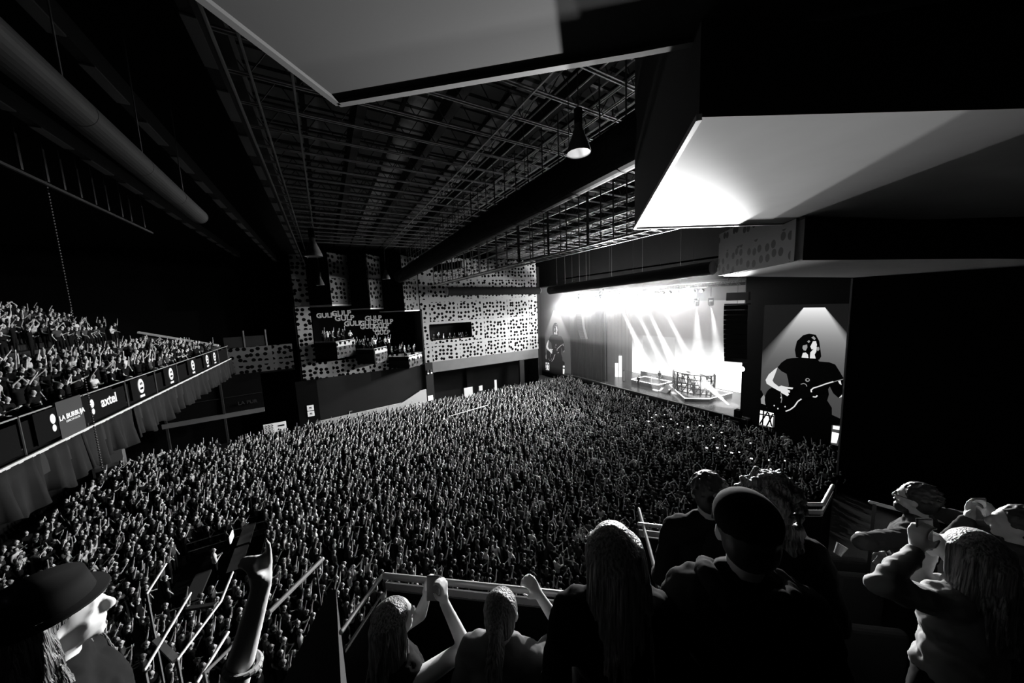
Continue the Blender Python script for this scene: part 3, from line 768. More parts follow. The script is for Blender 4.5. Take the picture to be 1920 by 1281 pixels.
for px, h, lb in ((1155, 3.4, 'tall white lit column at the far left of the stage'), (1148, 2.2, 'short white lit column at the far left of the stage')):
    p = at_z(px, 708, 1.7); t = MB().tube((p.x+1, p.y, 1.7), (p.x+1, p.y, 1.7+h), .25, 12)
    thing(t, 'stage_column', mat('glow_column', .8, emit=1.2), lb, 'stage column')

# truss and lamps --------------------------------------------------------------
tr = empty('lighting_truss', (TX, 16, 15.3)); tag(tr, 'long box truss over the stage front carrying the row of blinding lamps', 'lighting truss')
for dx, dz, nm in ((-.25, 0, 'chord'), (.25, 0, 'chord'), (-.25, .5, 'chord'), (.25, .5, 'chord')):
    sub(MB().tube((TX+dx, 16, 15.0+dz), (TX+dx, 42.5, 15.0+dz), .04, 6), nm, M['darksteel'], tr)
wb = MB(); y = 16
while y < 42:
    wb.bar((TX-.25, y, 15.0), (TX-.25, y+.5, 15.5), .03); wb.bar((TX-.25, y+.5, 15.5), (TX-.25, y+1, 15.0), .03)
    wb.bar((TX+.25, y, 15.0), (TX+.25, y+.5, 15.5), .03); wb.bar((TX+.25, y+.5, 15.5), (TX+.25, y+1, 15.0), .03); y += 1
sub(wb, 'lattice', M['darksteel'], tr)
for y in (17, 22, 27, 32, 37, 42):
    sub(MB().tube((TX, y, 15.4), (TX, y, 22.97), .02, 5), 'hoist_chain', M['darksteel'], tr)
y = 19.4; i = 0
while y < 42:
    t = empty('blinder_lamp', (TX-.3, y, 14.7)); tag(t, 'round blinding lamp under the stage truss, '+(ORD[i] if i < 20 else ['third farthest', 'second farthest', 'farthest', 'very last', 'last'][i-20])+' in the bright row', 'stage lamp', 'blinding lamps under the stage truss')
    hs = sub(MB().tube((TX-.42, y, 14.62), (TX-.05, y, 14.72), .16, 14), 'housing', M['black'], t)
    sub(MB().tube((TX-.45, y, 14.61), (TX-.43, y, 14.62), .15, 14), 'lens', M['lamp'], hs)
    sub(MB().bar((TX-.25, y, 14.72), (TX-.25, y, 15.0), .05), 'clamp', M['black'], t)
    y += .92; i += 1
def moving_head(p, tgt, label, lit=False):
    p = Vector(p); t = empty('moving_head_lamp', p); tag(t, label, 'stage lamp', 'moving head lamps')
    d = (Vector(tgt)-p).normalized()
    sub(MB().box((p.x-.2, p.y-.2, p.z+.45), (p.x+.2, p.y+.2, p.z+.65)), 'base', M['black'], t)
    sub(MB().box((p.x-.05, p.y-.3, p.z-.1), (p.x+.05, p.y-.24, p.z+.46)).box((p.x-.05, p.y+.24, p.z-.1), (p.x+.05, p.y+.3, p.z+.46)), 'yoke', M['black'], t)
    hd_ = sub(MB().tube(p-d*.28, p+d*.22, .2, 16, r2=.24), 'head', M['black'], t)
    sub(MB().tube(p+d*.225, p+d*.24, .2, 16), 'lens', M['lamp'] if lit else M['ductpale'], hd_)
for (a, b_, lb) in (((37.5, 33.4, 14.3), (38.2, 26.8, 1.7), 'farthest'), ((37.5, 31.0, 14.3), (38.6, 24.6, 1.7), 'second farthest'),
                ((37.5, 29.0, 14.3), (38.8, 23.2, 1.7), 'third farthest'), ((37.5, 26.6, 14.3), (39.5, 21.0, 1.7), 'middle one'),
                ((37.5, 21.6, 13.2), (38.5, 21.6, 1.7), 'second nearest'), ((37.5, 20.0, 13.2), (38.5, 18.6, 1.7), 'nearest')):
    moving_head(a, b_, 'moving head lamp hanging over the stage, '+lb+' in its row', False)
t2 = empty('lighting_truss', (37.5, 19, 15)); tag(t2, 'second dark truss over the stage carrying the moving head lamps', 'lighting truss')
sub(MB().bar((37.5, 16, 15.2), (37.5, 35, 15.2), .3, .3), 'beam', M['black'], t2)
for y in (17, 26, 34): sub(MB().tube((37.5, y, 15.3), (37.5, y, 17.97), .02, 5), 'hoist_chain', M['darksteel'], t2)
sub(MB().bar((37.5, 21.6, 14), (37.5, 21.6, 15.2), .06).bar((37.5, 20, 14), (37.5, 20, 15.2), .06), 'drop_arm', M['black'], t2)
sl = empty('side_lamp', (34.9, 15.5, 6.8)); tag(sl, 'starry bright lamp at the near edge of the stage opening below the speaker array', 'stage lamp')
dv = (Vector((0, 0, 14))-Vector((34.9, 15.5, 6.8))).normalized(); c = Vector((34.9, 15.5, 6.8))
sub(MB().tube(c+dv*-.2, c+dv*.1, .27, 16), 'housing', M['black'], sl); sub(MB().tube(c+dv*.105, c+dv*.12, .24, 16), 'lens', mat('very_bright_lens', .8, emit=60), sl)
sub(MB().bar((35.05, 15.5, 0), (35.05, 15.5, 6.7), .08), 'stand', M['black'], sl)
# speaker arrays
def line_array(x, y, ztop, n, h, w_, ang, label, curve=.02, m=None):
    t = empty('line_array', (x, y, ztop)); tag(t, label, 'speaker array', 'hanging speaker arrays')
    z = ztop; px_ = 0
    dx, dy_ = math.cos(ang), math.sin(ang)
    for i in range(n):
        tilt = curve*i; bx = -px_
        c = Vector((x, y, 0))
        def pt(a, s, zz): return (x+dx*a-dy_*s, y+dy_*a+dx*s, zz)
        f = px_; b2 = .55
        vs = [pt(-f, -w_/2, z), pt(-f, w_/2, z), pt(b2-f, w_/2*.8, z), pt(b2-f, -w_/2*.8, z)]
        f2 = px_-math.sin(tilt)*h
        vs += [pt(-f2, -w_/2, z-h*.94), pt(-f2, w_/2, z-h*.94), pt(b2-f2, w_/2*.8, z-h*.94), pt(b2-f2, -w_/2*.8, z-h*.94)]
        sub(MB().add(vs, [(0,1,2,3),(7,6,5,4),(4,5,1,0),(5,6,2,1),(6,7,3,2),(7,4,0,3)]), 'speaker_box', m or M['duct'], t)
        px_ = f2; z -= h
    sub(MB().box((x-.1, y-w_/2, ztop+.02), (x+.7, y+w_/2, ztop+.15)), 'rigging_frame', M['darksteel'], t)
    sub(MB().tube((x+.3, y, ztop+.15), (x+.3, y, 22.97), .02, 5), 'hoist_chain', M['darksteel'], t)
line_array(33.6, 15.65, 13.1, 12, .47, 1.9, .25, 'tall black curved speaker array hanging at the near side of the stage', .03)
line_array(34.5, 38.4, 12.3, 10, .42, 1.3, .0, 'curved speaker array with two bright edges hanging beyond the far side of the stage', .045, M['greyplaster'])
thing(MB().box((33.8, 14.7, 13.55), (34.2, 16.6, 14.3)), 'array_amplifier_box', M['greyplaster'], 'pale rectangular box above the near speaker array', 'box')
thing(MB().box((35.0, 15.6, 1.75), (35.6, 16.1, 2.5)), 'fog_machine', M['black'], 'small black smoke machine at the near corner of the stage', 'fog machine')

# portrait screens -----------------------------------------------------------
SCX = 35.9
def screen_bg():
    m = bpy.data.materials.new('spotlit_screen_picture'); m.use_nodes = True; nt = m.node_tree; b = nt.nodes['Principled BSDF']
    b.inputs['Base Color'].default_value = (.004,)*3+(1,); b.inputs['Specular IOR Level'].default_value = 0.05
    tc = nt.nodes.new('ShaderNodeTexCoord'); sp = nt.nodes.new('ShaderNodeSeparateXYZ'); nt.links.new(tc.outputs['Object'], sp.inputs[0])
    dy_ = math_node(nt, 'ABSOLUTE', math_node(nt, 'SUBTRACT', sp.outputs[1], 10.68))
    t = math_node(nt, 'SUBTRACT', 12.72, sp.outputs[2])
    hw = math_node(nt, 'MULTIPLY_ADD', t, .70, .70)
    e = math_node(nt, 'DIVIDE', math_node(nt, 'SUBTRACT', hw, dy_), math_node(nt, 'MULTIPLY_ADD', t, .22, .03))
    e = nt.nodes.new('ShaderNodeClamp').outputs[0] if False else math_node(nt, 'MINIMUM', math_node(nt, 'MAXIMUM', e, 0.0), 1.0)
    on = math_node(nt, 'GREATER_THAN', t, 0.0)
    fall = math_node(nt, 'POWER', 2.0, math_node(nt, 'MULTIPLY', t, -.8))
    fall = math_node(nt, 'ADD', math_node(nt, 'MULTIPLY', fall, .9), .05)
    v = math_node(nt, 'MULTIPLY', math_node(nt, 'MULTIPLY', e, on), fall)
    b.inputs['Emission Color'].default_value = (1, 1, 1, 1); nt.links.new(math_node(nt, 'ADD', v, .008), b.inputs['Emission Strength'])
    return m
E1 = mat('screen_white', .01, emit=.75); E2 = mat('screen_black', .006, .9); E3 = mat('screen_grey', .01, emit=.3); E4 = mat('screen_bright', .01, emit=1.3)
for q in (E1, E2, E3, E4): q.node_tree.nodes['Principled BSDF'].inputs['Specular IOR Level'].default_value = 0.05
def cpt(cx, cy):
    p = at_x(1400+cx/4.004, 540+cy/4.003, SCX); return (p.y, p.z)
def flat(pts, lay, m, name, root):
    x = SCX-.02*lay; q = [cpt(*p) for p in pts]; n = len(q)
    vs = [(x, a, b_) for a, b_ in q]+[(x+.012, a, b_) for a, b_ in q]
    return sub(MB().add(vs, [tuple(range(n)), tuple(range(2*n-1, n-1, -1))]+[(i, n+i, n+(i+1) % n, (i+1) % n) for i in range(n)]), name, m, root)
def strokes(lines, wd, lay, m, name, root):
    mb = MB(); x = SCX-.02*lay
    for ln in lines:
        q = [cpt(*p) for p in ln]
        for a, b_ in zip(q, q[1:]): mb.bar((x, a[0], a[1]), (x, b_[0], b_[1]), wd, .01, up=(1, 0, 0))
    return sub(mb, name, m, root)
vs = empty('video_screen', (SCX, 10.8, 7)); 
sub(MB().box((SCX, 6.9, 1.2), (SCX+.1, 14.25, 13.0)), 'lit_face', screen_bg(), vs)
flat([(400,522),(340,526),(300,534),(262,560),(232,597),(262,625),(300,645),(312,690),(318,735),(290,750),(250,830),(215,930),(200,1165),(634,1170),(640,1000),(640,900),(605,845),(618,800),(612,760),(625,740),(650,790),(690,826),(728,800),(735,690),(700,630),(665,575),(620,558),(545,552),(530,530)], 1, E2, 'pictured_torso', vs)
flat([(372,520),(363,465),(378,400),(425,355),(470,343),(520,352),(546,400),(556,470),(561,515),(545,540),(520,535),(415,525)], 2, E2, 'pictured_hair', vs)
for pts in ([(424,432),(455,424),(458,445),(446,470),(430,468),(421,452)], [(414,522),(424,488),(445,484),(462,500),(466,526)], [(476,528),(480,484),(500,462),(516,430),(528,440),(524,480),(512,500),(520,530)],
            [(480,440),(500,400),(522,398),(530,430),(515,450),(490,462)], [(455,402),(470,392),(480,402),(468,412)], [(528,444),(544,442),(549,460),(538,474),(528,468)], [(487,372),(505,362),(520,380),(512,392)]):
    flat(pts, 3, E1 if len(pts) > 6 or pts[0][0] in (480, 414) else E3, 'pictured_face', vs)
flat([(234,596),(215,608),(168,648),(144,690),(152,718),(196,746),(250,776),(266,760),(240,738),(206,712),(196,694),(214,650)], 3, E1, 'pictured_arm', vs)
flat([(238,742),(262,732),(300,742),(352,748),(346,760),(302,757),(328,771),(326,786),(312,784),(321,800),(308,812),(288,800),(262,786)], 4, E1, 'pictured_hand', vs)
flat([(688,700),(706,694),(714,728),(700,720)], 3, E1, 'pictured_arm', vs); flat([(694,824),(722,796),(728,800),(722,816)], 3, E1, 'pictured_hand', vs)
gpts = [(205+68*math.cos(a), 838+92*math.sin(a)) for a in [2*PI*i/18 for i in range(18)]]
flat(gpts, 2.5, E2, 'pictured_guitar', vs)
flat([(250,780),(330,745),(480,745),(530,800),(420,835),(340,900),(290,930),(240,900)], 2.4, E2, 'pictured_guitar', vs)
strokes([[(296,925),(330,912),(362,888),(388,850),(415,832)], [(490,782),(487,765),(505,750),(545,738),(600,718),(655,702)], [(500,815),(522,818),(534,806)]], .09, 5, E1, 'guitar_edge', vs)
strokes([[(410,722),(430,716),(448,722),(455,738)], [(735,682),(660,702)], [(260,790),(268,830),(262,860)]], .05, 5, E3, 'guitar_edge', vs)
for cx, cy in ((210, 882), (238, 905), (292, 890), (262, 822), (345, 752)):
    flat([(cx+5*math.cos(a), cy+6*math.sin(a)) for a in [2*PI*i/8 for i in range(8)]], 5, E1, 'guitar_knob', vs)
flat([(460+17*math.cos(a), 690+14*math.sin(a)) for a in [2*PI*i/12 for i in range(12)]], 5, E3, 'shirt_print', vs)
flat([(462+9*math.cos(a), 688+8*math.sin(a)) for a in [2*PI*i/10 for i in range(10)]], 5.6, E2, 'shirt_print', vs)
flat([(104,918),(204,940),(192,1046),(94,1022)], 1.2, E4, 'pictured_light_box', vs)
flat([(650,1032),(702,1040),(700,1066),(648,1058)], 2, E4, 'pictured_light_box', vs); flat([(642,1080),(696,1092),(676,1166),(634,1160)], 2, E4, 'pictured_light_box', vs)
strokes([[(95,945),(205,965)], [(130,920),(120,1030)], [(160,930),(100,1020)], [(200,945),(150,1040)], [(165,935),(190,1040)]], .12, 3, E2, 'pictured_lattice', vs)
flat([(108,830),(130,800),(150,850),(150,880),(110,868)], 2, E3, 'pictured_light_box', vs)
flat([(60,760),(112,770),(150,860),(150,900),(240,935),(235,960),(90,925)], 1.1, E2, 'pictured_dark_gear', vs)
flat([(636,950),(712,985),(706,1030),(640,1030)], 1.6, E2, 'pictured_dark_gear', vs)
flat([(60,1046),(210,1046),(210,1200),(60,1200)], 1.3, E2, 'pictured_dark_gear', vs)
tag(vs, 'big portrait screen near the stage showing a guitarist under a light cone', 'video screen', 'portrait video screens')
v2 = copy_tree(vs); v2.location.y += 35.3
tag(v2, 'hazy portrait screen at the far side of the stage showing the same guitarist', 'video screen', 'portrait video screens')

# haze in and before the stage -------------------------------------------------
def haze(name, a, b_, dens, label):
    m = bpy.data.materials.new(name); m.use_nodes = True; nt = m.node_tree; nt.nodes.remove(nt.nodes['Principled BSDF'])
    s = nt.nodes.new('ShaderNodeVolumeScatter'); s.inputs['Density'].default_value = dens; s.inputs['Color'].default_value = (1, 1, 1, 1); s.inputs['Anisotropy'].default_value = .0
    nt.links.new(s.outputs[0], nt.nodes['Material Output'].inputs['Volume'])
    o = MB().box(a, b_).build(name, m); tag(o, label, 'haze', kind='stuff'); return o
haze('stage_haze', (36.7, 16.3, 1.75), (44.4, 43.2, 15.9), .035, 'white stage smoke drifting between the stage front and the glowing screen')
haze('front_haze', (31.8, 17.2, 8.0), (35.7, 50.0, 16.8), .032, 'bright haze around the blinding lamps in front of the stage')
haze('low_haze', (31.8, 17.2, 2.3), (35.7, 50.0, 7.98), .012, 'thin haze low in front of the stage and the far portrait screen')
sm = MB(); a = Vector((35.9, 16.3, 2.2)); b_ = Vector((39.5, 23.0, 4.0))
for i in range(7):
    t = i/6; c = a.lerp(b_, t); sm.sphere(c+Vector((0, 0, .15*math.sin(i*2))), .22+.75*t, 14, 10)
rm = sm.build('smoke_jet', [bpy.data.materials.new('thick_smoke')]); mm = rm.data.materials[0]; mm.use_nodes = True
mm.node_tree.nodes.remove(mm.node_tree.nodes['Principled BSDF']); s = mm.node_tree.nodes.new('ShaderNodeVolumeScatter'); s.inputs['Density'].default_value = .5
mm.node_tree.links.new(s.outputs[0], mm.node_tree.nodes['Material Output'].inputs['Volume'])
rmm = rm.modifiers.new('r', 'REMESH'); rmm.mode = 'VOXEL'; rmm.voxel_size = .12
tag(rm, 'dense jet of white smoke shooting from the near corner of the stage', 'smoke', kind='stuff')
# ================================================================ PEOPLE
SKIN, HAIR, TOP, LEGS, SHOE = 0, 1, 2, 3, 4
class Body:
    """tapered limbs and rounded volumes that are fused into ONE surface"""
    def __init__(s): s.p = []
    def limb(s, a, b, r1, r2, t): s.p.append(('c', np.array(a, float), np.array(b, float), r1, r2, t)); return s
    def ell(s, c, r, t, rot=0.0): s.p.append(('e', np.array(c, float), np.array(r, float), rot, 0, t)); return s
    def mesh(s, voxel, grow=0.0, only=None, seg=10):
        mb = MB()
        for k, a, b, r1, r2, t in s.p:
            if only is not None and t not in only: continue
            if k == 'c':
                mb.sphere(a, r1+grow, seg, max(6, seg-2)); mb.sphere(b, r2+grow, seg, max(6, seg-2))
                if np.linalg.norm(b-a) > 1e-4: mb.tube(a, b, r1+grow, seg, r2=r2+grow)
            else:
                n0 = len(mb.v); mb.sphere((0, 0, 0), 1, seg+6, seg+2, sc=tuple(b+grow))
                cr_, sr_ = math.cos(r1), math.sin(r1)
                for i in range(n0, len(mb.v)):
                    x, y, z = mb.v[i]; mb.v[i] = (a[0]+x*cr_+z*sr_, a[1]+y, a[2]-x*sr_+z*cr_)
        me = bpy.data.meshes.new('tmp'); me.from_pydata(mb.v, [], mb.f)
        o = bpy.data.objects.new('tmp', me); COL.objects.link(o)
        m = o.modifiers.new('r', 'REMESH'); m.mode = 'VOXEL'; m.voxel_size = voxel
        return o
    def classify(s, P):
        best = np.full(len(P), 1e9); lab = np.zeros(len(P), int)
        for k, a, b, r1, r2, t in s.p:
            if k == 'c':
                d = b-a; L = d.dot(d)+1e-9; h = np.clip((P-a).dot(d)/L, 0, 1)
                dist = np.linalg.norm(P-(a+h[:, None]*d), axis=1)-(r1+(r2-r1)*h)
            else:
                q = (P-a)/b; n = np.linalg.norm(q, axis=1); dist = (n-1)*b.min()
            w_ = dist < best; best[w_] = dist[w_]; lab[w_] = t
        return lab
def finish(o, extra=None):
    for e in (extra or []): e(o)
    dg = bpy.context.evaluated_depsgraph_get(); me = bpy.data.meshes.new_from_object(o.evaluated_get(dg))
    old = o.data; bpy.data.objects.remove(o); bpy.data.meshes.remove(old)
    return me

def crowd_body(arms, longhair=False, wide=1.0, fem=False):
    b = Body(); sw_ = .19*wide
    b.limb((0, .09, .9), (.01, .10, .5), .085, .06, LEGS).limb((.01, .10, .5), (-.01, .10, .09), .058, .04, LEGS)
    b.limb((0, -.09, .9), (.01, -.10, .5), .085, .06, LEGS).limb((.01, -.10, .5), (-.01, -.10, .09), .058, .04, LEGS)
    b.limb((-.02, .10, .04), (.13, .11, .035), .04, .03, SHOE).limb((-.02, -.10, .04), (.13, -.11, .035), .04, .03, SHOE)
    b.ell((0, 0, .95), (.12, .16, .13), LEGS)
    b.ell((0, 0, 1.12), (.105*wide, .15, .2), TOP).ell((.0, 0, 1.32), (.115*wide, .18*wide, .17), TOP)
    b.limb((0, -.12, 1.41), (0, .12, 1.41), .075, .075, TOP)
    b.limb((0, 0, 1.42), (.01, 0, 1.56), .052, .048, SKIN)
    b.ell((.02, 0, 1.645), (.088, .07, .11), SKIN); b.ell((.055, 0, 1.60), (.045, .045, .055), SKIN); b.ell((.11, 0, 1.635), (.016, .014, .022), SKIN)
    b.ell((-.018, 0, 1.675), (.098, .083, .105), HAIR)
    if longhair: b.ell((-.06, 0, 1.55), (.06, .088, .16), HAIR)
    for sgn, (el, wr) in zip((1, -1), arms):
        sh_ = np.array((0, sgn*sw_, 1.42)); el = np.array(el, float)*(1, sgn, 1); wr = np.array(wr, float)*(1, sgn, 1)
        mid = sh_+(el-sh_)*.55
        b.limb(sh_, mid, .058, .05, TOP).limb(mid, el, .044, .038, SKIN).limb(el, wr, .037, .026, SKIN)
        d = (wr-el)/np.linalg.norm(wr-el); b.limb(wr, wr+d*.09, .03, .026, SKIN)
        side = np.cross(d, (1, 0, 0)); side = side/(np.linalg.norm(side)+1e-6)
        for q in (-.022, 0, .022): b.limb(wr+d*.09+side*q, wr+d*.17+side*q*1.7, .014, .010, SKIN)
        b.limb(wr+d*.03, wr+d*.08-side*.06, .014, .011, SKIN)
    return b
ARMS = {
 'both arms raised': [((.08, .30, 1.62), (.14, .24, 1.90))]*2,
 'hands clapping overhead': [((.10, .27, 1.66), (.16, .05, 1.86))]*2,
 'one arm stretched up': [((.06, .24, 1.70), (.12, .20, 1.98)), ((.05, .24, 1.14), (.20, .16, 1.05))],
 'left fist in the air': [((.05, .24, 1.15), (.22, .12, 1.2)), ((.12, .25, 1.66), (.26, .2, 1.9))],
 'phone held up': [((.22, .22, 1.38), (.36, .06, 1.60))]*2,
 'arms down': [((-.02, .27, 1.14), (.08, .24, .92))]*2,
 'hands on chest': [((.04, .27, 1.15), (.22, .06, 1.28))]*2,
 'arms spread high': [((.02, .42, 1.58), (.08, .55, 1.86))]*2,
}
VAR = []
for nm, lh in [('both arms raised', 0), ('hands clapping overhead', 1), ('one arm stretched up', 0), ('left fist in the air', 1), ('phone held up', 0), ('arms down', 0), ('arms down', 1),
               ('hands on chest', 1), ('arms spread high', 0), ('one arm stretched up', 1), ('arms down', 0), ('hands on chest', 0)]:
    wide = random.uniform(.95, 1.12)
    VAR.append((nm, lh, crowd_body(ARMS[nm], bool(lh), wide)))
def dec(ratio):
    def f(o):
        m = o.modifiers.new('d', 'DECIMATE'); m.ratio = ratio
    return f
HI, LO = [], []
TONES = [('cloth_black', 'cloth_black', 'black shirt'), ('cloth_grey', 'cloth_black', 'grey shirt'), ('cloth_white', 'cloth_black', 'white shirt')]
for nm, lh, b in VAR:
    me = finish(b.mesh(.024), [dec(.55)])
    P = np.zeros(len(me.polygons)*3); me.polygons.foreach_get('center', P); P = P.reshape(-1, 3); lab = b.classify(P)
    me.polygons.foreach_set('material_index', lab); me.shade_smooth()
    lst = []
    for tp, lg, txt in TONES:
        for sk in ('skin', 'skin2'):
            c = me.copy(); c.name = 'person_body'
            c.materials.clear()
            for q in (M[sk], M['hair'], M[tp], M[lg], M['shoe']): c.materials.append(q)
            c.polygons.foreach_set('material_index', lab); lst.append(c)
    HI.append(lst)
    me2 = finish(b.mesh(.03), [dec(.16)])
    P = np.zeros(len(me2.polygons)*3); me2.polygons.foreach_get('center', P); P = P.reshape(-1, 3); lab2 = b.classify(P)
    me2.calc_loop_triangles()
    V = np.zeros(len(me2.vertices)*3); me2.vertices.foreach_get('co', V); V = V.reshape(-1, 3)
    T = np.zeros(len(me2.loop_triangles)*3, int); me2.loop_triangles.foreach_get('vertices', T); T = T.reshape(-1, 3)
    pi_ = np.zeros(len(me2.loop_triangles), int); me2.loop_triangles.foreach_get('polygon_index', pi_)
    LO.append((V, T, lab2[pi_]))

def inside(x, y, poly):
    c = False; n = len(poly)
    for i in range(n):
        x1, y1 = poly[i]; x2, y2 = poly[(i+1) % n]
        if (y1 > y) != (y2 > y) and x < (x2-x1)*(y-y1)/(y2-y1)+x1: c = not c
    return c
def to_px(p):
    d = Vector(p)-Vector((0, 0, CZ)); z = d.dot(FW)
    return (960+F*d.dot(RT)/z, 640.5-F*d.dot(UP)/z, z) if z > .1 else (-999, -999, z)
rc = random.Random(11)
spots = []      # x, y, z, yaw, variant, tone, zone
FOH = (-8.2, -4.2, 19.0, 24.4)
W1 = [4, 3, 5, 5, 3, 6, 5, 4, 1, 4, 7, 5]
def pick(rc, W): return rc.choices(range(len(VAR)), W)[0]
sp = .56; j = 0; y = 7.0
while y < 42.2:
    x = -17.0+(sp/2 if j % 2 else 0)
    while x < 34.3:
        X, Y = x+rc.uniform(-.16, .16), y+rc.uniform(-.16, .16); x += sp
        if X > 30 and Y < NY+.3: continue
        if FOH[0] < X < FOH[1] and FOH[2] < Y < FOH[3]: continue
        if X < 8.2 and Y > 41.9-.0*X: continue
        if rc.random() < (.06 if X < 33 else .5): continue
        if X < -9 and Y > 25 and rc.random() < .3: continue
        spots.append((X, Y, 0.0, 'floor'))
    y += sp*.9; j += 1
blc = []
for i, rx in enumerate(rows[:-1]):
    if abs(rx+14.9) < .45: continue
    y = 8.0
    while y < 42.4:
        if y < 41.7 and rc.random() > .28 and not (abs(y-22) < .5 or abs(y-33.0) < .45): blc.append((rx-.45+rc.uniform(-.1, .1), y+rc.uniform(-.1, .1), rake(rx-.85), 'rear balcony'))
        y += .58
spots += blc
allp = []
for X, Y, Z, zn in spots:
    px, py, d = to_px((X, Y, Z+1.6))
    if d < .5 or px < -60 or px > 1980 or py > 1400: continue
    allp.append((X, Y, Z, zn, px, py, d))
# the ones that show largest become objects of their own
def hidden_by_gallery(px, py):
    return py > 1130 or (px > 1050 and py > 900) or (px < 235 and py > 1040) or (700 < px < 1050 and py > 1085)
cand = sorted([a for a in allp if a[3] == 'floor' and not hidden_by_gallery(a[4], a[5]) and a[5] < 1130], key=lambda a: a[6])[:170]
candb = sorted([a for a in allp if a[3] != 'floor' and a[4] > -20], key=lambda a: a[6])[:52]
own = set(id(a) for a in cand+candb)
def make_person(X, Y, Z, yaw, vi, tone, sk, s, label, group):
    o = bpy.data.objects.new('person', HI[vi][tone*2+sk]); COL.objects.link(o)
    o.location = (X, Y, Z); o.rotation_euler.z = yaw; o.scale = (s, s, s)
    return tag(o, label, 'person', group)
def yaw_to_stage(X, Y): return math.atan2(25-Y+rc.uniform(-3, 3), 42-X)+rc.uniform(-.35, .35)
def hairtxt(vi): return 'long-haired' if VAR[vi][1] else 'short-haired'
def place_words(px, py, zn):
    if zn == 'floor':
        h = ['near sound desk', 'near raised hand', 'beyond rail corner', 'beyond front rail', 'behind pale-haired woman', 'by right rails'][min(5, max(0, int((px-330)/170)))]
        dd = 'far' if py < 960 else 'middle' if py < 1020 else 'close' if py < 1070 else 'closest'
        return '%s floor crowd %s' % (dd, h)
    h = ['by the left edge', 'near the chain', 'above lettered banners', 'above emblem banners'][min(3, max(0, int(px/70)))]
    return ('low' if py > 700 else 'middle' if py > 650 else 'upper')+' balcony rows '+h
seen_ = {}
for a in sorted(cand, key=lambda a: a[4])+sorted(candb, key=lambda a: a[4]):
    X, Y, Z, zn, px, py, d = a
    vi = pick(rc, W1); tone = rc.choices([0, 1, 2], [8, 2, .9])[0]; sk = rc.choices([0, 1], [2, 1])[0]
    lab_ = ('%s person, %s, %s, %s' % (hairtxt(vi), TONES[tone][2], VAR[vi][0].replace('left fist in the air', 'fist up').replace('one arm stretched up', 'one arm up').replace('hands clapping overhead', 'clapping overhead'), place_words(px, py, zn)))
    seen_[lab_] = seen_.get(lab_, 0)+1; n_ = seen_[lab_]
    if n_ > 1: lab_ = ['', '', 'second ', 'third ', 'fourth ', 'fifth ', 'sixth ', 'seventh ', 'eighth ', 'ninth ', 'tenth '][min(10, n_)]+lab_+' from left'
    if len(lab_.split()) > 16: lab_ = lab_.replace(' floor crowd', ' crowd').replace(' person,', ',').replace(' balcony rows', ' rows')
    make_person(X, Y, Z, yaw_to_stage(X, Y), vi, tone, sk, rc.uniform(.93, 1.05), lab_,
                'concert crowd on the floor' if zn == 'floor' else 'seated audience on the rear balcony')
# everyone else: one mass
def mass(name, lst, label, seed):
    r = random.Random(seed); Vs, Ts, Ms = [], [], []; n = 0
    for X, Y, Z, zn, px, py, d in lst:
        vi = pick(r, W1); V, T, L = LO[vi]; s = r.uniform(.93, 1.06); a = yaw_to_stage(X, Y)
        R = np.array(((math.cos(a), math.sin(a), 0), (-math.sin(a), math.cos(a), 0), (0, 0, 1)))
        Vs.append(V.dot(R)*s+np.array((X, Y, Z))); Ts.append(T+n); n += len(V)
        sk = 5 if r.random() < .33 else 0; tone = r.choices([2, 6, 7], [8, 2, .7])[0]
        L = L.copy(); L2 = L.copy(); L2[L == SKIN] = sk; L2[L == TOP] = tone; Ms.append(L2)
    V = np.concatenate(Vs).astype(np.float32); T = np.concatenate(Ts).astype(np.int32); L = np.concatenate(Ms).astype(np.int32)
    me = bpy.data.meshes.new(name); me.vertices.add(len(V)); me.vertices.foreach_set('co', V.ravel())
    me.loops.add(len(T)*3); me.loops.foreach_set('vertex_index', T.ravel()); me.polygons.add(len(T))
    me.polygons.foreach_set('loop_start', np.arange(0, len(T)*3, 3, dtype=np.int32)); me.polygons.foreach_set('loop_total', np.full(len(T), 3, np.int32))
    for q in ('skin', 'hair', 'cloth_black', 'cloth_black', 'shoe', 'skin2', 'cloth_grey', 'cloth_white'): me.materials.append(M[q])
    me.polygons.foreach_set('material_index', L); me.update(calc_edges=True); me.shade_smooth()
    o = bpy.data.objects.new(name, me); COL.objects.link(o)
    print(name, len(lst), len(T)); return tag(o, label, 'crowd', kind='stuff')
mass('crowd', [a for a in allp if id(a) not in own and a[3] == 'floor'], 'dense dark concert crowd filling the arena floor up to the stage', 3)
mass('balcony_crowd', [a for a in allp if id(a) not in own and a[3] != 'floor'], 'rows of audience filling the raked rear balcony', 4)

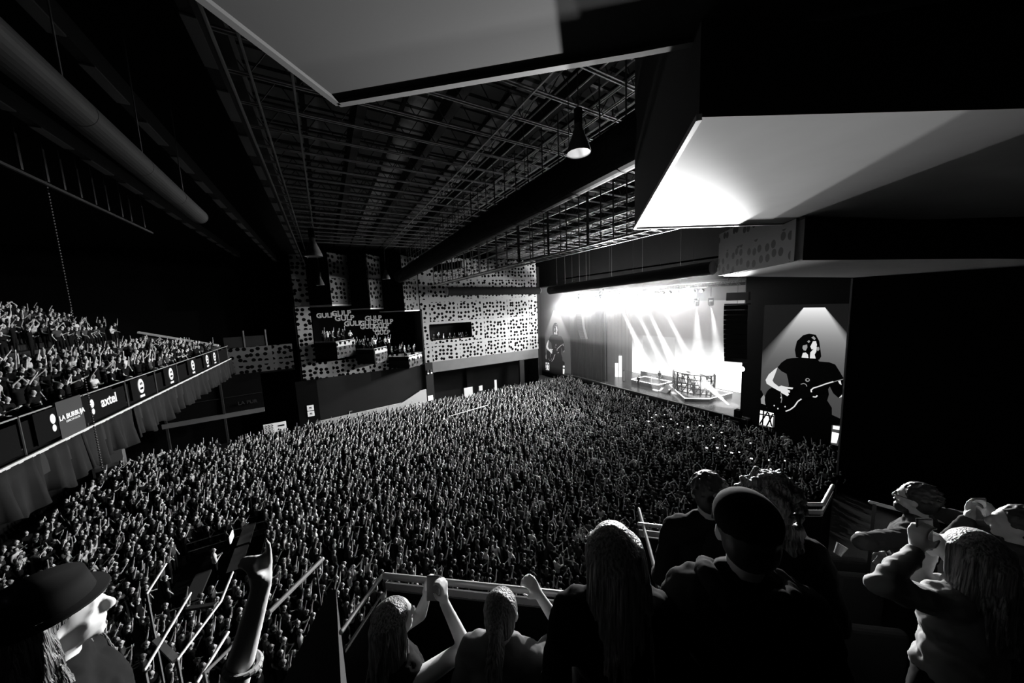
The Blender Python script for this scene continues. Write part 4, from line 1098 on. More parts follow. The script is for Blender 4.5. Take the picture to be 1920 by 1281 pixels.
# people in the boxes on the far wall
bx = [(605, 600, 0, 'white shirt'), (612, 608, 0, ''), (604, 617, 0, ''), (622, 617, 0, ''), (633, 622, 0, ''), (642, 617, 0, ''), (655, 612, 0, ''), (663, 618, 1, ''), (672, 622, 1, ''), (680, 628, 1, ''), (688, 622, 1, ''),
      (697, 634, 1, ''), (703, 640, 1, ''), (712, 636, 1, ''), (722, 634, 1, ''), (728, 628, 1, ''), (733, 640, 2, ''), (741, 646, 2, ''), (749, 648, 2, ''), (757, 640, 2, ''), (766, 650, 2, ''), (775, 652, 2, ''), (752, 655, 2, '')]
for i, (px, py, k, _) in enumerate(bx):
    yv = WY+.4+(i % 3)*.45-(.9 if (k == 0 and 633 > px > 618) or (k == 1 and 690 < px < 706) or (k == 2 and px > 755) else 0)
    p = at_y(px, py, yv); vi = pick(rc, [3, 3, 2, 2, 3, 2, 2, 3, 1, 2, 2, 3]); tone = rc.choices([0, 1, 2], [2, 2, 3])[0]
    make_person(p.x, p.y, FLR[k], yaw_to_stage(p.x, p.y)-.3, vi, tone, 0, rc.uniform(.95, 1.05),
                '%s person, %s, %s, in the %s stepped box %s' % (hairtxt(vi), TONES[tone][2], VAR[vi][0].replace('left ', ''), ['top', 'middle', 'lowest'][k], ['at its left', 'in its middle', 'at its right'][min(2, max(0, int((px-[600, 660, 728][k])/22)))]),
                'spectators in the stepped boxes')
for i, px in enumerate((813, 821, 831, 843, 852, 860, 867, 874)):
    p = at_y(px, 628, WY+.75)
    vi = pick(rc, [1, 2, 1, 1, 2, 3, 3, 4, 0, 1, 2, 3]); tone = 2 if i == 2 else rc.choices([0, 1], [1, 1])[0]
    make_person(p.x, p.y, 8.72, yaw_to_stage(p.x, p.y)-.2, vi, tone, 0, .97, '%s person in %s, number %s from the left in the perforated wall window' % (hairtxt(vi), TONES[tone][2], ['one', 'two', 'three', 'four', 'five', 'six', 'seven', 'eight'][i]), 'spectators in the wall window')
struct('floor_window_box', MB().box((12.1, WY+.02, 8.6), (18.1, WY+2.5, 8.72)), M['fascia'])
p = at_y(482, 642, WY+1.0); make_person(p.x, p.y, 9.7, -.9, 7, 2, 0, 1, 'person in white shirt alone behind the glass of the dim perforated box', None)
struct('floor_glazed_box', MB().box((-9.5, WY+.2, 9.55), (-3.5, 45.9, 9.7)), M['fascia'])
# performers
p = at_z(1236, 738, 2.35)
g = make_person(39.0, 27.35, 2.35, PI, 6, 0, 0, 1.03, 'guitarist performing at the right end of the low lit platform on stage', None); g.name = 'performer'; g['label'] = 'guitarist in black performing at the right end of the low lit platform'
gt = empty('electric_guitar', (38.72, 27.3, 3.4)); tag(gt, 'electric guitar held by the guitarist on stage', 'guitar')
sub(MB().sphere((38.72, 27.45, 3.35), .2, 12, 8, sc=(.2, 1, .8)), 'body', M['fascia'], gt); sub(MB().bar((38.72, 27.3, 3.4), (38.68, 26.6, 3.65), .05), 'neck', M['greyplaster'], gt)
p = at_z(1192, 745, 1.7)
for X, Y, Z, vi, lb in ((37.0, 29.2, 1.71, 5, 'person in black crouched-looking silhouette at the stage front left of the guitarist'), (40.6, 23.0, 2.12, 8, 'drummer behind the drum kit inside the cage'), (38.4, 22.2, 2.12, 2, 'singer standing at the front of the drum cage')):
    o = make_person(X, Y, Z, PI, vi, 0, 0, 1, lb.replace('crouched-looking ', ''), None); o.name = 'performer'
# sound desk platform with crew
fh = empty('sound_desk', (-6.2, 21.8, 0)); tag(fh, 'mixing desk platform with consoles among the floor crowd', 'mixing desk')
sub(MB().box((-8.0, 19.1, 0), (-4.3, 24.3, .35)), 'platform', M['black'], fh)
for x0, y0 in ((-5.2, 20.2), (-5.2, 22.4), (-6.5, 19.0)):
    sub(MB().bar((x0, y0, 1.15), (x0, y0+1.9, 1.2), .6, .1), 'console', M['fascia'], fh)
    sub(MB().bar((x0, y0+.1, .35), (x0, y0+.1, 1.1), .5, .1), 'console_leg', M['black'], fh)
p = at_z(435, 1005, 1.75)
sub(MB().box((p.x-.05, p.y-.35, 1.5), (p.x, p.y+.35, 1.9)), 'lit_monitor', mat('lit_monitor', .8, emit=.7), fh)
rl = MB()
for a, b_ in (((-8.1, 19.0), (-4.2, 19.0)), ((-4.2, 19.0), (-4.2, 24.4)), ((-4.2, 24.4), (-8.1, 24.4))):
    for z in (.6, 1.1): rl.tube((a[0], a[1], z), (b_[0], b_[1], z), .025, 6)
sub(rl, 'barrier_rail', M['steel'], fh)
make_person(-6.1, 21.1, .35, .3, 11, 2, 0, 1.05, 'sound engineer in white shirt working at the mixing desk platform', None)
make_person(-7.6, 20.2, .35, .5, 5, 0, 0, 1.0, 'crew member in black behind the white shirted engineer', None)
# white boards and banner held over the crowd near the far wall
for (px0, py0, px1, py1, Y, lb) in ((870, 728, 887, 744, 41.2, 'square white board held up above the crowd near the far wall'), (898, 724, 905, 732, 41.6, 'small pale sheet held up beside the square white board')):
    a = at_y(px0, py0, Y); b_ = at_y(px1, py1, Y)
    t = empty('held_board', (a.x, Y, b_.z)); tag(t, lb, 'board')
    sub(MB().box((a.x, Y, b_.z), (b_.x, Y+.03, a.z)), 'sheet', M['white'], t)
    sub(MB().box((a.x+.1, Y+.03, 0.9), (a.x+.16, Y+.07, a.z-.1)).box((b_.x-.16, Y+.03, 0.9), (b_.x-.1, Y+.07, a.z-.1)), 'stick', M['black'], t)
p0 = at_y(930, 730, 41.3); t = empty('white_banner', (p0.x, 41.3, 1)); tag(t, 'narrow upright white flag above the crowd by the far recess', 'flag')
sub(MB().box((p0.x-.18, 41.3, p0.z-.2), (p0.x+.18, 41.33, p0.z+1.4)), 'cloth', M['white'], t); sub(MB().tube((p0.x-.2, 41.3, .6), (p0.x-.2, 41.3, p0.z+1.5), .025, 6), 'pole', M['steel'], t)
# crowd barriers with pale rails near the far wall
for (a, b_) in (((845, 780), (915, 760)), ((655, 772), (730, 755))):
    A, B = at_z(a[0], a[1], 1.9), at_z(b_[0], b_[1], 1.9)
    thing(MB().tube(A, B, .04, 6).tube((A.x, A.y, 0), A, .04, 6).tube((B.x, B.y, 0), B, .04, 6), 'crowd_barrier', M['rail'], 'pale barrier rail in the crowd '+('below the white board' if a[0] > 800 else 'in front of the white ramp wall'), 'barrier')
# glowing phones
k = 0
for i, (px, py) in enumerate(sorted([(1217, 771), (1222, 783), (1230, 778), (1246, 778), (1258, 786), (1270, 795), (1290, 801), (1272, 812), (1312, 798), (1318, 799), (1333, 797), (1338, 821), (1353, 811), (1360, 836), (1372, 849), (1386, 848),
                              (1407, 831), (1345, 840), (1325, 840), (1442, 863), (1409, 860), (1472, 864), (1475, 902), (1450, 897), (1445, 880), (1495, 920), (1216, 790), (1243, 800)])):
    p = at_z(px, py, 2.02)
    t = empty('smartphone', p); tag(t, 'tiny glowing phone in the dark crowd before the stage, '+TENS[i+1]+' from the left', 'phone', 'glowing phones in the crowd')
    a = math.atan2(-p.y, -p.x); c_, s_ = math.cos(a), math.sin(a); w2 = .05+.03*((i*7) % 3 == 0)
    vs_ = [(p.x-s_*u_, p.y+c_*u_, p.z+v_) for u_, v_ in ((-w2, -.04), (w2, -.04), (w2, .04), (-w2, .04))]
    bk = [(x-c_*.01, y-s_*.01, z) for x, y, z in vs_]
    cs = sub(MB().add(bk+[(x-c_*.012, y-s_*.012, z) for x, y, z in bk], [(0,1,2,3),(7,6,5,4),(0,4,5,1),(1,5,6,2),(2,6,7,3),(3,7,4,0)]), 'case', M['black'], t)
    sub(MB().add(vs_, [(0, 1, 2, 3)]), 'lit_screen', M['phone_lit'], cs)
# ================================================================ OUR OWN GALLERY
# stepped decks that carry the people close to the camera
struct('floor_gallery', MB().prism([(-6, -3.0), (-1.55, 3.4), (.10, 2.22), (1.75, .93), (2.1, 1.62), (3.35, .6), (4.1, 1.0), (9, -3.0), (9, -5.9), (-6, -5.9)], 10.4, 10.95), M['black'])
struct('floor_gallery_step', MB().prism([(-1.8, -3), (-1.25, 1.75), (.35, 1.35), (1.05, .62), (1.6, .72), (1.9, -.2), (4, -1.6), (4, -3)], 10.95, 11.45), M['black'])
def rail(pts, label, r=.022, posts=(), flat=0, zf=10.95, group=None, panel=None, name='handrail'):
    t = empty(name, pts[0]); tag(t, label, 'railing', group)
    b = MB()
    for a, b_ in zip(pts, pts[1:]): b.tube(a, b_, r, 12)
    for a in pts: b.sphere(a, r, 12, 8)
    sub(b, 'top_rail', M['rail'], t, smooth=False)
    if flat:
        f = MB()
        for a, b_ in zip(pts, pts[1:]): f.bar(Vector(a)-Vector((0, 0, .075)), Vector(b_)-Vector((0, 0, .075)), .012, flat)
        sub(f, 'flat_bar', M['steel'], t)
    for a in posts:
        sub(MB().bar((a[0], a[1], zf), (a[0], a[1], a[2]), .02, .012), 'post', M['darksteel'], t)
    if panel is not None:
        f = MB()
        for a, b_ in zip(pts, pts[1:]):
            a, b_ = Vector(a), Vector(b_); f.add([(a.x, a.y, zf), (b_.x, b_.y, zf), (b_.x, b_.y, b_.z-.12), (a.x, a.y, a.z-.12)], [(0, 1, 2, 3)])
        o = sub(f, 'infill_panel', panel, t); so = o.modifiers.new('t', 'SOLIDIFY'); so.thickness = .012
    return t
G = 'handrails of the near gallery'
L = lambda *pts, z=12.1: [at_z(px, py, z) for px, py in pts]
pA = L((722, 1080), (1300, 1140))
rail(pA, 'long bright handrail across the front of the near gallery, ending at the pale haired woman', posts=[pA[1]], flat=.05, group=G, panel=M['black'])
rail(L((715, 1082), (640, 1185)), 'thin handrail slanting down from the left end of the long front rail', .014, group=G, zf=11, panel=M['fascia'])
pB = L((1198, 983), (1330, 998)); rail(pB, 'bright double handrail behind the pale haired woman, lower than the slanting ones', .016, flat=.05, group=G, panel=M['black'])
pC = L((1198, 955), (1234, 1090)); rail(pC, 'slanting handrail left of the pair beside the pale haired woman', .014, posts=[pC[0]], group=G)
pD = L((1248, 992), (1285, 1108)); rail(pD, 'slanting handrail right of the pair beside the pale haired woman', .014, posts=[pD[1]], group=G)
for (a, b_, c, d, lb) in (((1206, 1000), (1240, 1000), (1268, 1110), (1235, 1110), 'grey steel tread plate between the slanting rails, left one'), ((1240, 1038), (1258, 1036), (1282, 1125), (1268, 1128), 'grey steel tread plate below the right slanting rail')):
    q = [at_z(px, py, 11.75) for px, py in (a, b_, c, d)]
    thing(MB().prism([(p.x, p.y) for p in q], 11.70, 11.75), 'side_plate', M['darksteel'], lb, 'metal plate')
pE = L((1436, 945), (1543, 946), (1562, 911)); rail(pE, 'handrail with upturned end beyond the curly haired person', .016, flat=.04, group=G, panel=M['black'])
pF = L((1632, 942), (1906, 1014), z=12.3); rail(pF, 'handrail running behind the bearded man and the blonde woman', .013, posts=[at_z(1640, 945, 12.3)], group=G, zf=10.95)
pG = L((604, 1049), (505, 1148)); rail(pG, 'handrail slanting up to the right, right of the raised hand', .016, posts=[at_z(592, 1062, 12.1)], group=G, zf=11.5)
# stair rails at the lower left
for pts, r, lb in ((((311, 1058), (275, 1114)), .009, 'short pale rail highest on the left, above the stairs'), (((357, 1113), (271, 1257)), .009, 'long thin rail left of the stairs'),
                (((436, 1074), (414, 1128), (332, 1238)), .009, 'cranked rail between the stairs and the raised arm'), (((427, 1187), (369, 1281)), .010, 'steep rail close to the raised forearm'),
                (((446, 1202), (383, 1263)), .010, 'lowest slanting rail, crossing the steep one by the forearm')):
    p = L(*pts, z=11.9); rail(p, lb, r, posts=[p[-1]], group=G, zf=10.95)
q = L((292, 1200), (330, 1238), z=11.8); thing(MB().bar(q[0], q[1], .035, .02), 'stair_plate', M['steel'], 'short pale plate joining two of the stair rails at lower left', 'metal plate')
q = L((351, 1142), (404, 1134), z=11.8); thing(MB().bar(q[0], q[1], .03, .02), 'stair_brace', M['darksteel'], 'thin bent brace between the two stair rails', 'metal brace')
struct('wall_gallery_panel', MB().add([tuple(at_z(520, 1300, 11.6)), tuple(at_z(640, 1300, 11.6)), tuple(at_z(630, 1105, 11.9)), tuple(at_z(618, 1105, 11.9)), tuple(at_z(520, 1300, 11.6)-Vector((0, 0, .6))), tuple(at_z(640, 1300, 11.6)-Vector((0, 0, .6))), tuple(at_z(630, 1105, 11.9)-Vector((0, 0, .9))), tuple(at_z(618, 1105, 11.9)-Vector((0, 0, .9)))],
       [(0, 1, 2, 3), (7, 6, 5, 4), (0, 4, 5, 1), (1, 5, 6, 2), (2, 6, 7, 3), (3, 7, 4, 0)]), M['fascia'])

# ---------------------------------------------------------------- close people
def ik(a, c, l1, l2, bend):
    a, c = np.array(a, float), np.array(c, float); d = c-a; D = np.linalg.norm(d)
    D2 = min(D, (l1+l2)*.995); dn = d/D; c = a+dn*D2
    x = (l1*l1-l2*l2+D2*D2)/(2*D2); h = math.sqrt(max(1e-5, l1*l1-x*x))
    bend = np.array(bend, float); bend = bend-dn*bend.dot(dn); bend /= np.linalg.norm(bend)+1e-9
    return a+dn*x+bend*h, c
def nrm(v): v = np.array(v, float); return v/(np.linalg.norm(v)+1e-9)
def hand(b, w, d, palm, curl=.4, side=1, fingers=None):
    """wrist w, hand direction d, palm normal; fingers = curl of index..little (radians per joint)"""
    d = nrm(d); palm = nrm(np.array(palm)-d*np.dot(palm, d)); s = np.cross(palm, d)*side     # s: towards the thumb
    b.limb(w, w+d*.03, .026, .027, SKIN)
    for k in (-.028, -.010, .010, .027): b.limb(w+d*.015+s*k*.6, w+d*.088+s*k, .016, .013, SKIN)
    cs = fingers or [curl]*4
    for k, cu, ln in zip((.030, .010, -.010, -.029), cs, (.072, .080, .074, .058)):
        p = w+d*.088+s*k; ang = cu*.5; dirv = d
        for seg_, rr in ((.45, (.0098, .0092)), (.30, (.0092, .0085)), (.25, (.0085, .0075))):
            dirv = d*math.cos(ang)+palm*math.sin(ang); q = p+nrm(dirv+s*k*1.6)*ln*seg_
            b.limb(p, q, rr[0], rr[1], SKIN); p = q; ang += cu
    if cs[0] < .2 and cs[1] > 1:
        p = w+d*.03+s*.02+palm*.01; q = p+nrm(d*.8+s*.2+palm*.6)*.042; r_ = q+nrm(-s*.8+d*.4+palm*.3)*.03
        b.limb(p, q, .0125, .0108, SKIN).limb(q, r_, .0105, .0085, SKIN); return
    p = w+d*.025+s*.024; q = p+nrm(d*.75+s*.75+palm*.35)*.045; r_ = q+nrm(d*.95+s*.15+palm*.5)*.032
    b.limb(p, q, .0125, .0108, SKIN).limb(q, r_, .0105, .0085, SKIN)
def head_prims(b, tilt=0, beard=False, s=1.0):
    c = np.array((.015, 0, 1.635))
    b.ell(c+(-.012, 0, .018), (.096*s, .077*s, .098*s), SKIN)          # cranium
    b.ell(c+(.030, 0, -.045), (.058, .056, .066), SKIN)                # face and jaw
    b.ell(c+(.066, 0, -.096), (.022, .026, .018), SKIN)                # chin
    b.limb(c+(.085, 0, .015), c+(.108, 0, -.026), .010, .0125, SKIN)   # nose
    b.limb(c+(.100, -.012, -.030), c+(.100, .012, -.030), .009, .009, SKIN)
    b.limb(c+(.076, -.034, .022), c+(.082, 0, .020), .010, .009, SKIN).limb(c+(.076, .034, .022), c+(.082, 0, .020), .010, .009, SKIN)
    b.limb(c+(.082, -.018, -.058), c+(.086, .018, -.058), .0085, .0085, SKIN).limb(c+(.080, -.016, -.070), c+(.084, .016, -.070), .008, .008, SKIN)
    for y in (.032, -.032):
        b.ell(c+(.068, y, .000), (.014, .016, .011), SKIN)
        b.ell(c+(-.006, y*2.36, -.012), (.018, .010, .032), SKIN)      # ears
        b.ell(c+(.050, y*1.1, -.035), (.022, .022, .022), SKIN)        # cheeks
def wrinkle(o, amp, sc, seed):
    t = bpy.data.textures.new('folds', 'CLOUDS'); t.noise_scale = sc; t.noise_depth = 2
    m = o.modifiers.new('folds', 'DISPLACE'); m.texture = t; m.strength = amp; m.mid_level = .5; m.texture_coords = 'LOCAL'
def smoothmod(o):
    m = o.modifiers.new('s', 'SMOOTH'); m.factor = .5; m.iterations = 3
def strands(b, roots, tip_dir, n, length, r, spread, rnd, wave=.02):
    for i in range(n):
        a0 = roots[rnd.randrange(len(roots))]; p = np.array(a0)+np.array([rnd.uniform(-spread, spread) for _ in range(3)])*.5
        ph = rnd.random()*6; k = 6; d = np.array(tip_dir)+np.array([rnd.uniform(-.12, .12) for _ in range(3)])
        for j in range(k):
            q = p+d*length/k+np.array((math.sin(ph+j*1.1)*wave, math.cos(ph+j*1.3)*wave, 0))
            b.limb(p, q, r*(1-j/k*.5), r*(1-(j+1)/k*.55), HAIR); p = q
def close_person(head, yaw, floor_z, label, hair='short', arms=None, top='cloth_black', sleeves='long', scale=None, seed=1, hairmat=None, lean=0.0, parts=(), fold=.02, skin='skin', hairlen=.34):
    """head = world point of the head centre; arms = {side: (world wrist point, hand dir, palm, curls)}"""
    rnd = random.Random(seed)
    sc_ = scale or max(.80, min(1.12, (head.z-floor_z)/1.635))
    root = empty('person', (head.x, head.y, head.z-1.635*sc_), yaw); root.scale = (sc_,)*3
    tag(root, label, 'person')
    inv = (Matrix.Translation(root.location) @ Matrix.Rotation(yaw, 4, 'Z') @ Matrix.Scale(sc_, 4)).inverted()
    rot = inv.to_3x3()
    b = Body(); bend_ = lean
    head_prims(b)
    b.limb((-.012, 0, 1.44), (.0, 0, 1.56), .056, .052, SKIN)
    b.limb((-.01, -.125, 1.405), (-.01, .125, 1.405), .07, .07, TOP); b.limb((-.01, -.04, 1.45), (-.01, .04, 1.45), .062, .062, TOP)
    b.ell((0, 0, 1.28), (.118, .172, .17), TOP); b.ell((0, 0, 1.08), (.105, .15, .19), TOP); b.ell((0, 0, .95), (.118, .165, .13), LEGS)
    for sgn in (1, -1):
        b.limb((0, .09*sgn, .9), (.02, .095*sgn, .5), .088, .06, LEGS).limb((.02, .095*sgn, .5), (-.01, .1*sgn, .09), .058, .042, LEGS)
        b.limb((-.03, .1*sgn, .045), (.14, .11*sgn, .035), .042, .032, SHOE)
    arms = arms or {}
    sleeve = Body()
    for sgn in (1, -1):
        sh_ = np.array((-.005, sgn*.178, 1.405))
        if sgn in arms:
            wpt, hd, pl, cu = arms[sgn][:4]; w_ = np.array(inv @ Vector(wpt)); hd = np.array(rot @ Vector(hd)); pl = np.array(rot @ Vector(pl))
            el, w_ = ik(sh_, w_, .30, .27, (-.15, sgn*.6, -1)) if len(arms[sgn]) < 5 else (np.array(inv @ Vector(arms[sgn][4])), w_)
        else:
            w_ = np.array((.16, sgn*.22, .98)); el, w_ = ik(sh_, w_, .29, .26, (-1, sgn*.3, 0)); hd = nrm((.3, 0, -1)); pl = (0, -sgn, 0); cu = [.5]*4
        b.limb(sh_, el, .052, .042, TOP if sleeves else SKIN).limb(el, w_, .042, .027, SKIN)
        if sleeves: sleeve.limb(sh_, el, .064, .054, TOP)
        if sleeves == 'long': sleeve.limb(el, el+(w_-el)*.9, .054, .040, TOP)
        elif sleeves == 'short': pass
        if isinstance(cu, (int, float)): cu = [cu]*4
        hand(b, w_, hd, pl, side=sgn*1, fingers=cu)
    me = finish(b.mesh(.0085, seg=12), [smoothmod]); me.name = 'person_body'; me.materials.append(M[skin]); me.shade_smooth()
    o = bpy.data.objects.new('body', me); COL.objects.link(o); o.parent = root
    # clothes follow the body
    g_ = Body(); g_.p = [p for p in b.p if p[5] == TOP and not (p[0] == 'c' and abs(p[1][1]) > .15 and sleeves)]
    c1 = Body(); c1.p = [(k, a, q, r1+(.016 if k == 'c' else 0), r2+(.016 if k == 'c' else 0), t) if k == 'c' else (k, a, q+.018, r1, r2, t) for k, a, q, r1, r2, t in g_.p]
    c1.p += sleeve.p
    if sleeves is None: c1.p = [p for p in c1.p if not (p[0] == 'c' and abs(p[1][1]-p[2][1]) < .22 and abs(p[1][1]) > .15)]
    c1.ell((0, 0, 1.0), (.14, .175, .12), TOP)
    me = finish(c1.mesh(.011, seg=12), [lambda o: wrinkle(o, fold, .07, seed)]); me.materials.append(M[top]); me.shade_smooth()
    o = bpy.data.objects.new('jacket' if sleeves == 'long' else 'top', me); COL.objects.link(o); o.parent = root
    c2 = Body(); c2.p = [(k, a, q, r1+.014, r2+.02, t) if k == 'c' else (k, a, q+.014, r1, r2, t) for k, a, q, r1, r2, t in b.p if t == LEGS]
    me = finish(c2.mesh(.014, seg=12), [lambda o: wrinkle(o, .012, .09, seed)]); me.materials.append(M['cloth_black']); me.shade_smooth()
    o = bpy.data.objects.new('trousers', me); COL.objects.link(o); o.parent = root
    c3 = Body(); c3.p = [(k, a, q, r1+.008, r2+.008, t) for k, a, q, r1, r2, t in b.p if t == SHOE]
    me = finish(c3.mesh(.012)); me.materials.append(M['shoe']); o = bpy.data.objects.new('shoes', me); COL.objects.link(o); o.parent = root
    # hair
    h = Body(); c = np.array((.015, 0, 1.635))
    hm = M[hairmat or 'hair']
    if hair in ('short', 'long', 'ponytail', 'curly', 'cap'):
        h.ell(c+(-.026, 0, .034), (.098, .087, .095), HAIR)
        h.ell(c+(-.052, 0, -.008), (.068, .080, .088), HAIR)
    if hair == 'short':
        for i in range(170):
            a = rnd.uniform(0, 2*PI); e = rnd.uniform(-.35, 1.5)
            q = c+(-.026+math.cos(a)*math.cos(e)*.094, math.sin(a)*math.cos(e)*.084, .034+math.sin(e)*.092)
            if q[0] > .05 and q[2] < c[2]+.07: continue
            h.limb(q, q+np.array((-.012+rnd.uniform(-.012, .012), rnd.uniform(-.012, .012), rnd.uniform(-.012, .012))), .0085, .006, HAIR)
    if hair == 'curly':
        for i in range(90):
            a = rnd.uniform(0, 2*PI); e = rnd.uniform(-.7, 1.5); rr = .108
            q = c+(-.03+math.cos(a)*math.cos(e)*rr, math.sin(a)*math.cos(e)*rr*1.05, .02+math.sin(e)*rr)
            if q[0] > .075 and q[2] < c[2]+.06: continue
            h.limb(q, q+np.array([rnd.uniform(-.02, .02) for _ in range(3)]), .020, .016, HAIR)
        for i in range(40):
            a = rnd.uniform(.5*PI, 1.5*PI); q = c+(math.cos(a)*.10-.02, math.sin(a)*.11, rnd.uniform(-.17, -.02)); h.limb(q, q+np.array([rnd.uniform(-.02, .02), rnd.uniform(-.02, .02), -.03]), .022, .015, HAIR)
    if hair == 'long':
        h.limb(c+(-.085, 0, .0), c+(-.105, 0, -hairlen+.06), .07, .055, HAIR); h.limb(c+(-.05, .062, .0), c+(-.06, .085, -hairlen+.08), .045, .035, HAIR); h.limb(c+(-.05, -.062, .0), c+(-.06, -.085, -hairlen+.08), .045, .035, HAIR)
        rts = [c+(-.03+math.cos(a)*.075, math.sin(a)*.086, .045) for a in [PI*.38+PI*1.24*i/16 for i in range(17)]]
        strands(h, rts, (-.10, 0, -1), 70, hairlen+.05, .010, .03, rnd, .007)
        for i in range(26):
            a = PI*(.3+1.4*i/25); p = c+(-.02, 0, .118); q = c+(-.03+math.cos(a)*.09, math.sin(a)*.092, .06); h.limb(p, q, .012, .010, HAIR)
    if hair == 'long' and 'widehat' in parts:
        strands(h, [c+(-.02, -.082, .02), c+(-.035, -.082, .03), c+(-.05, -.08, .03)], (.02, -.10, -1), 46, .50, .011, .03, rnd, .012)
        strands(h, [c+(-.01, .082, .02), c+(-.03, .082, .02)], (.12, .05, -1), 24, .50, .011, .03, rnd, .012)
    if hair == 'ponytail':
        h.limb(c+(-.09, 0, .06), c+(-.14, 0, .02), .03, .035, HAIR)
        strands(h, [c+(-.13, 0, .03)], (-.28, 0, -1), 34, .28, .011, .04, rnd, .008)
    if hair == 'windblown':
        h.ell(c+(-.026, 0, .034), (.098, .087, .095), HAIR)
        rts = [c+(-.03+math.cos(a)*.07, math.sin(a)*.084, .06) for a in [PI*.30+PI*1.4*i/16 for i in range(17)]]
        strands(h, rts, (.05, -.25, -.95), 80, .34, .010, .035, rnd, .010)
    if hair != 'bald':
        me = finish(h.mesh(.0065, seg=8)); me.materials.append(hm); me.shade_smooth()
        o = bpy.data.objects.new('hair', me); COL.objects.link(o); o.parent = root
    if 'cap' in parts:
        k = Body(); k.ell(c+(-.018, 0, .055), (.108, .094, .088), HAIR)
        me = finish(k.mesh(.009)); me.materials.append(M['cloth_black']); me.shade_smooth(); o = bpy.data.objects.new('cap', me); COL.objects.link(o); o.parent = root
    if 'widehat' in parts:
        k = MB(); k.tube(c+np.array((-.02, 0, .055)), c+np.array((-.02, 0, .062)), .135, 30, r2=.132); k.tube(c+np.array((-.02, 0, .066)), c+np.array((-.02, 0, .135)), .105, 26, r2=.09)
        k.build('hat', M['cloth_black'], root, smooth=True)
    if 'hood' in parts:
        k = Body(); 
        for i in range(13):
            a = PI*.35+PI*1.3*i/12; k.ell((-.02+math.cos(a)*.085, math.sin(a)*.115, 1.475+.01*math.sin(i)), (.035, .035, .04), TOP)
        me = finish(k.mesh(.01), [lambda o: wrinkle(o, .02, .05, 3)]); me.materials.append(M[top]); me.shade_smooth(); o = bpy.data.objects.new('hood', me); COL.objects.link(o); o.parent = root
    if 'glasses' in parts:
        k = MB()
        for y in (-.034, .034):
            pts = [(.1075, y+.026*math.cos(2*PI*i/12), 1.637+.018*math.sin(2*PI*i/12)) for i in range(13)]; k.path(pts, .003, 6)
            k.tube((.1075, y*1.76, 1.64), (.01, y*2.45, 1.645), .0028, 6)
        k.tube((.108, -.009, 1.64), (.108, .009, 1.64), .003, 6); k.build('glasses', M['darksteel'], root)
    if 'beard' in parts:
        k = Body(); k.ell(c+(.052, 0, -.100), (.052, .056, .045), HAIR); k.ell(c+(.092, 0, -.052), (.014, .030, .010), HAIR)
        me = finish(k.mesh(.007), [lambda o: wrinkle(o, .01, .02, 3)]); me.materials.append(M['hair']); me.shade_smooth(); o = bpy.data.objects.new('beard', me); COL.objects.link(o); o.parent = root
    if 'bracelet' in parts:
        pass
    return root
def A2(px, py, d): return at_d(px, py, d)
VX = lambda v: Vector(v)
UPV = (0, 0, 1)
M['blonde'] = hairmat('fair_hair', .42); M['brown'] = hairmat('brown_hair', .2); M['darkbrown'] = hairmat('dark_brown_hair', .11); M['jacket'] = mat('faded_denim_cloth', .30, .9); M['vneck'] = mat('pale_shirt_cloth', .14, .9)
viewr = RT; 
deg = math.radians
# woman at the left edge, in profile, arm raised
F1 = close_person(A2(92, 1168, 1.0), deg(18), 11.45, 'long-haired woman in a flat dark hat seen in profile at the lower left corner', 'long', {-1: (A2(490, 1100, .97), (.04, .0, 1), (-.5, -.9, 0), [.10, 1.5, 1.6, 1.6], A2(428, 1325, .95))},
             sleeves='short', seed=3, hairmat='darkbrown', parts=('widehat',), hairlen=.40)
# woman in profile, hair swept to the right, phone raised
F2 = close_person(A2(738, 1165, 1.62), deg(20), 10.95, 'woman with long hair swept to one side and a bare shoulder below the front rail', 'long', {-1: (A2(832, 1128, 1.75), (.1, .1, 1), (-.6, .6, 0), [.9, 1.0, 1.1, 1.2]), 1: (A2(800, 1118, 1.85), (.1, .1, 1), (.6, -.4, 0), [.8, 1, 1.1, 1.2])},
             sleeves=None, seed=5, hairmat='brown', scale=.93, hairlen=.30)
# woman with pony tail, one hand on the rail
F3 = close_person(A2(940, 1150, 1.52), deg(48), 10.95, 'woman with tied-back hair and a pale blouse gripping the front rail', 'ponytail', {-1: (A2(1012, 1118, 1.72), (-.35, .25, .75), (0, .5, -1), [.9, .9, .9, .9])},
             top='vneck', sleeves='short', seed=8, hairmat='brown', scale=.93)
# woman with long pale hair from behind
F4 = close_person(A2(1150, 1040, 1.20), deg(58), 11.45, 'woman with long pale hair and black dress seen from behind at the rail', 'long', {}, sleeves='short', seed=11, hairmat='blonde', hairlen=.36)
F5 = close_person(A2(1398, 1000, 1.16), deg(45), 11.45, 'broad person in dark cap and hooded jacket seen from behind, biggest figure', 'cap', {}, sleeves='long', seed=13, parts=('cap', 'hood'), scale=1.12, fold=.03)
F6 = close_person(A2(1328, 925, 1.85), deg(48), 11.2, 'short-haired person in black holding up a phone before the curly-haired one', 'short', {-1: (A2(1362, 972, 1.72), (.0, .1, 1), (-.7, .5, 0), [.8, .9, .9, .9])}, sleeves='long', seed=15)
F7 = close_person(A2(1440, 938, 1.62), deg(40), 11.2, 'curly-haired person in dark clothes seen from behind beyond the capped one', 'curly', {}, sleeves='long', seed=17, hairmat='brown')
F8 = close_person(A2(1722, 936, 2.25), deg(88), 11.0, 'bearded man with glasses in a puffy jacket looking left, one hand on his hip side', 'short', {1: (A2(1655, 1022, 2.15), (-.2, .5, .2), (0, 0, -1), [.8, .9, 1., 1.], A2(1614, 1016, 2.1))}, top='cloth_grey', sleeves='long', seed=19, parts=('glasses', 'beard'), fold=.03)
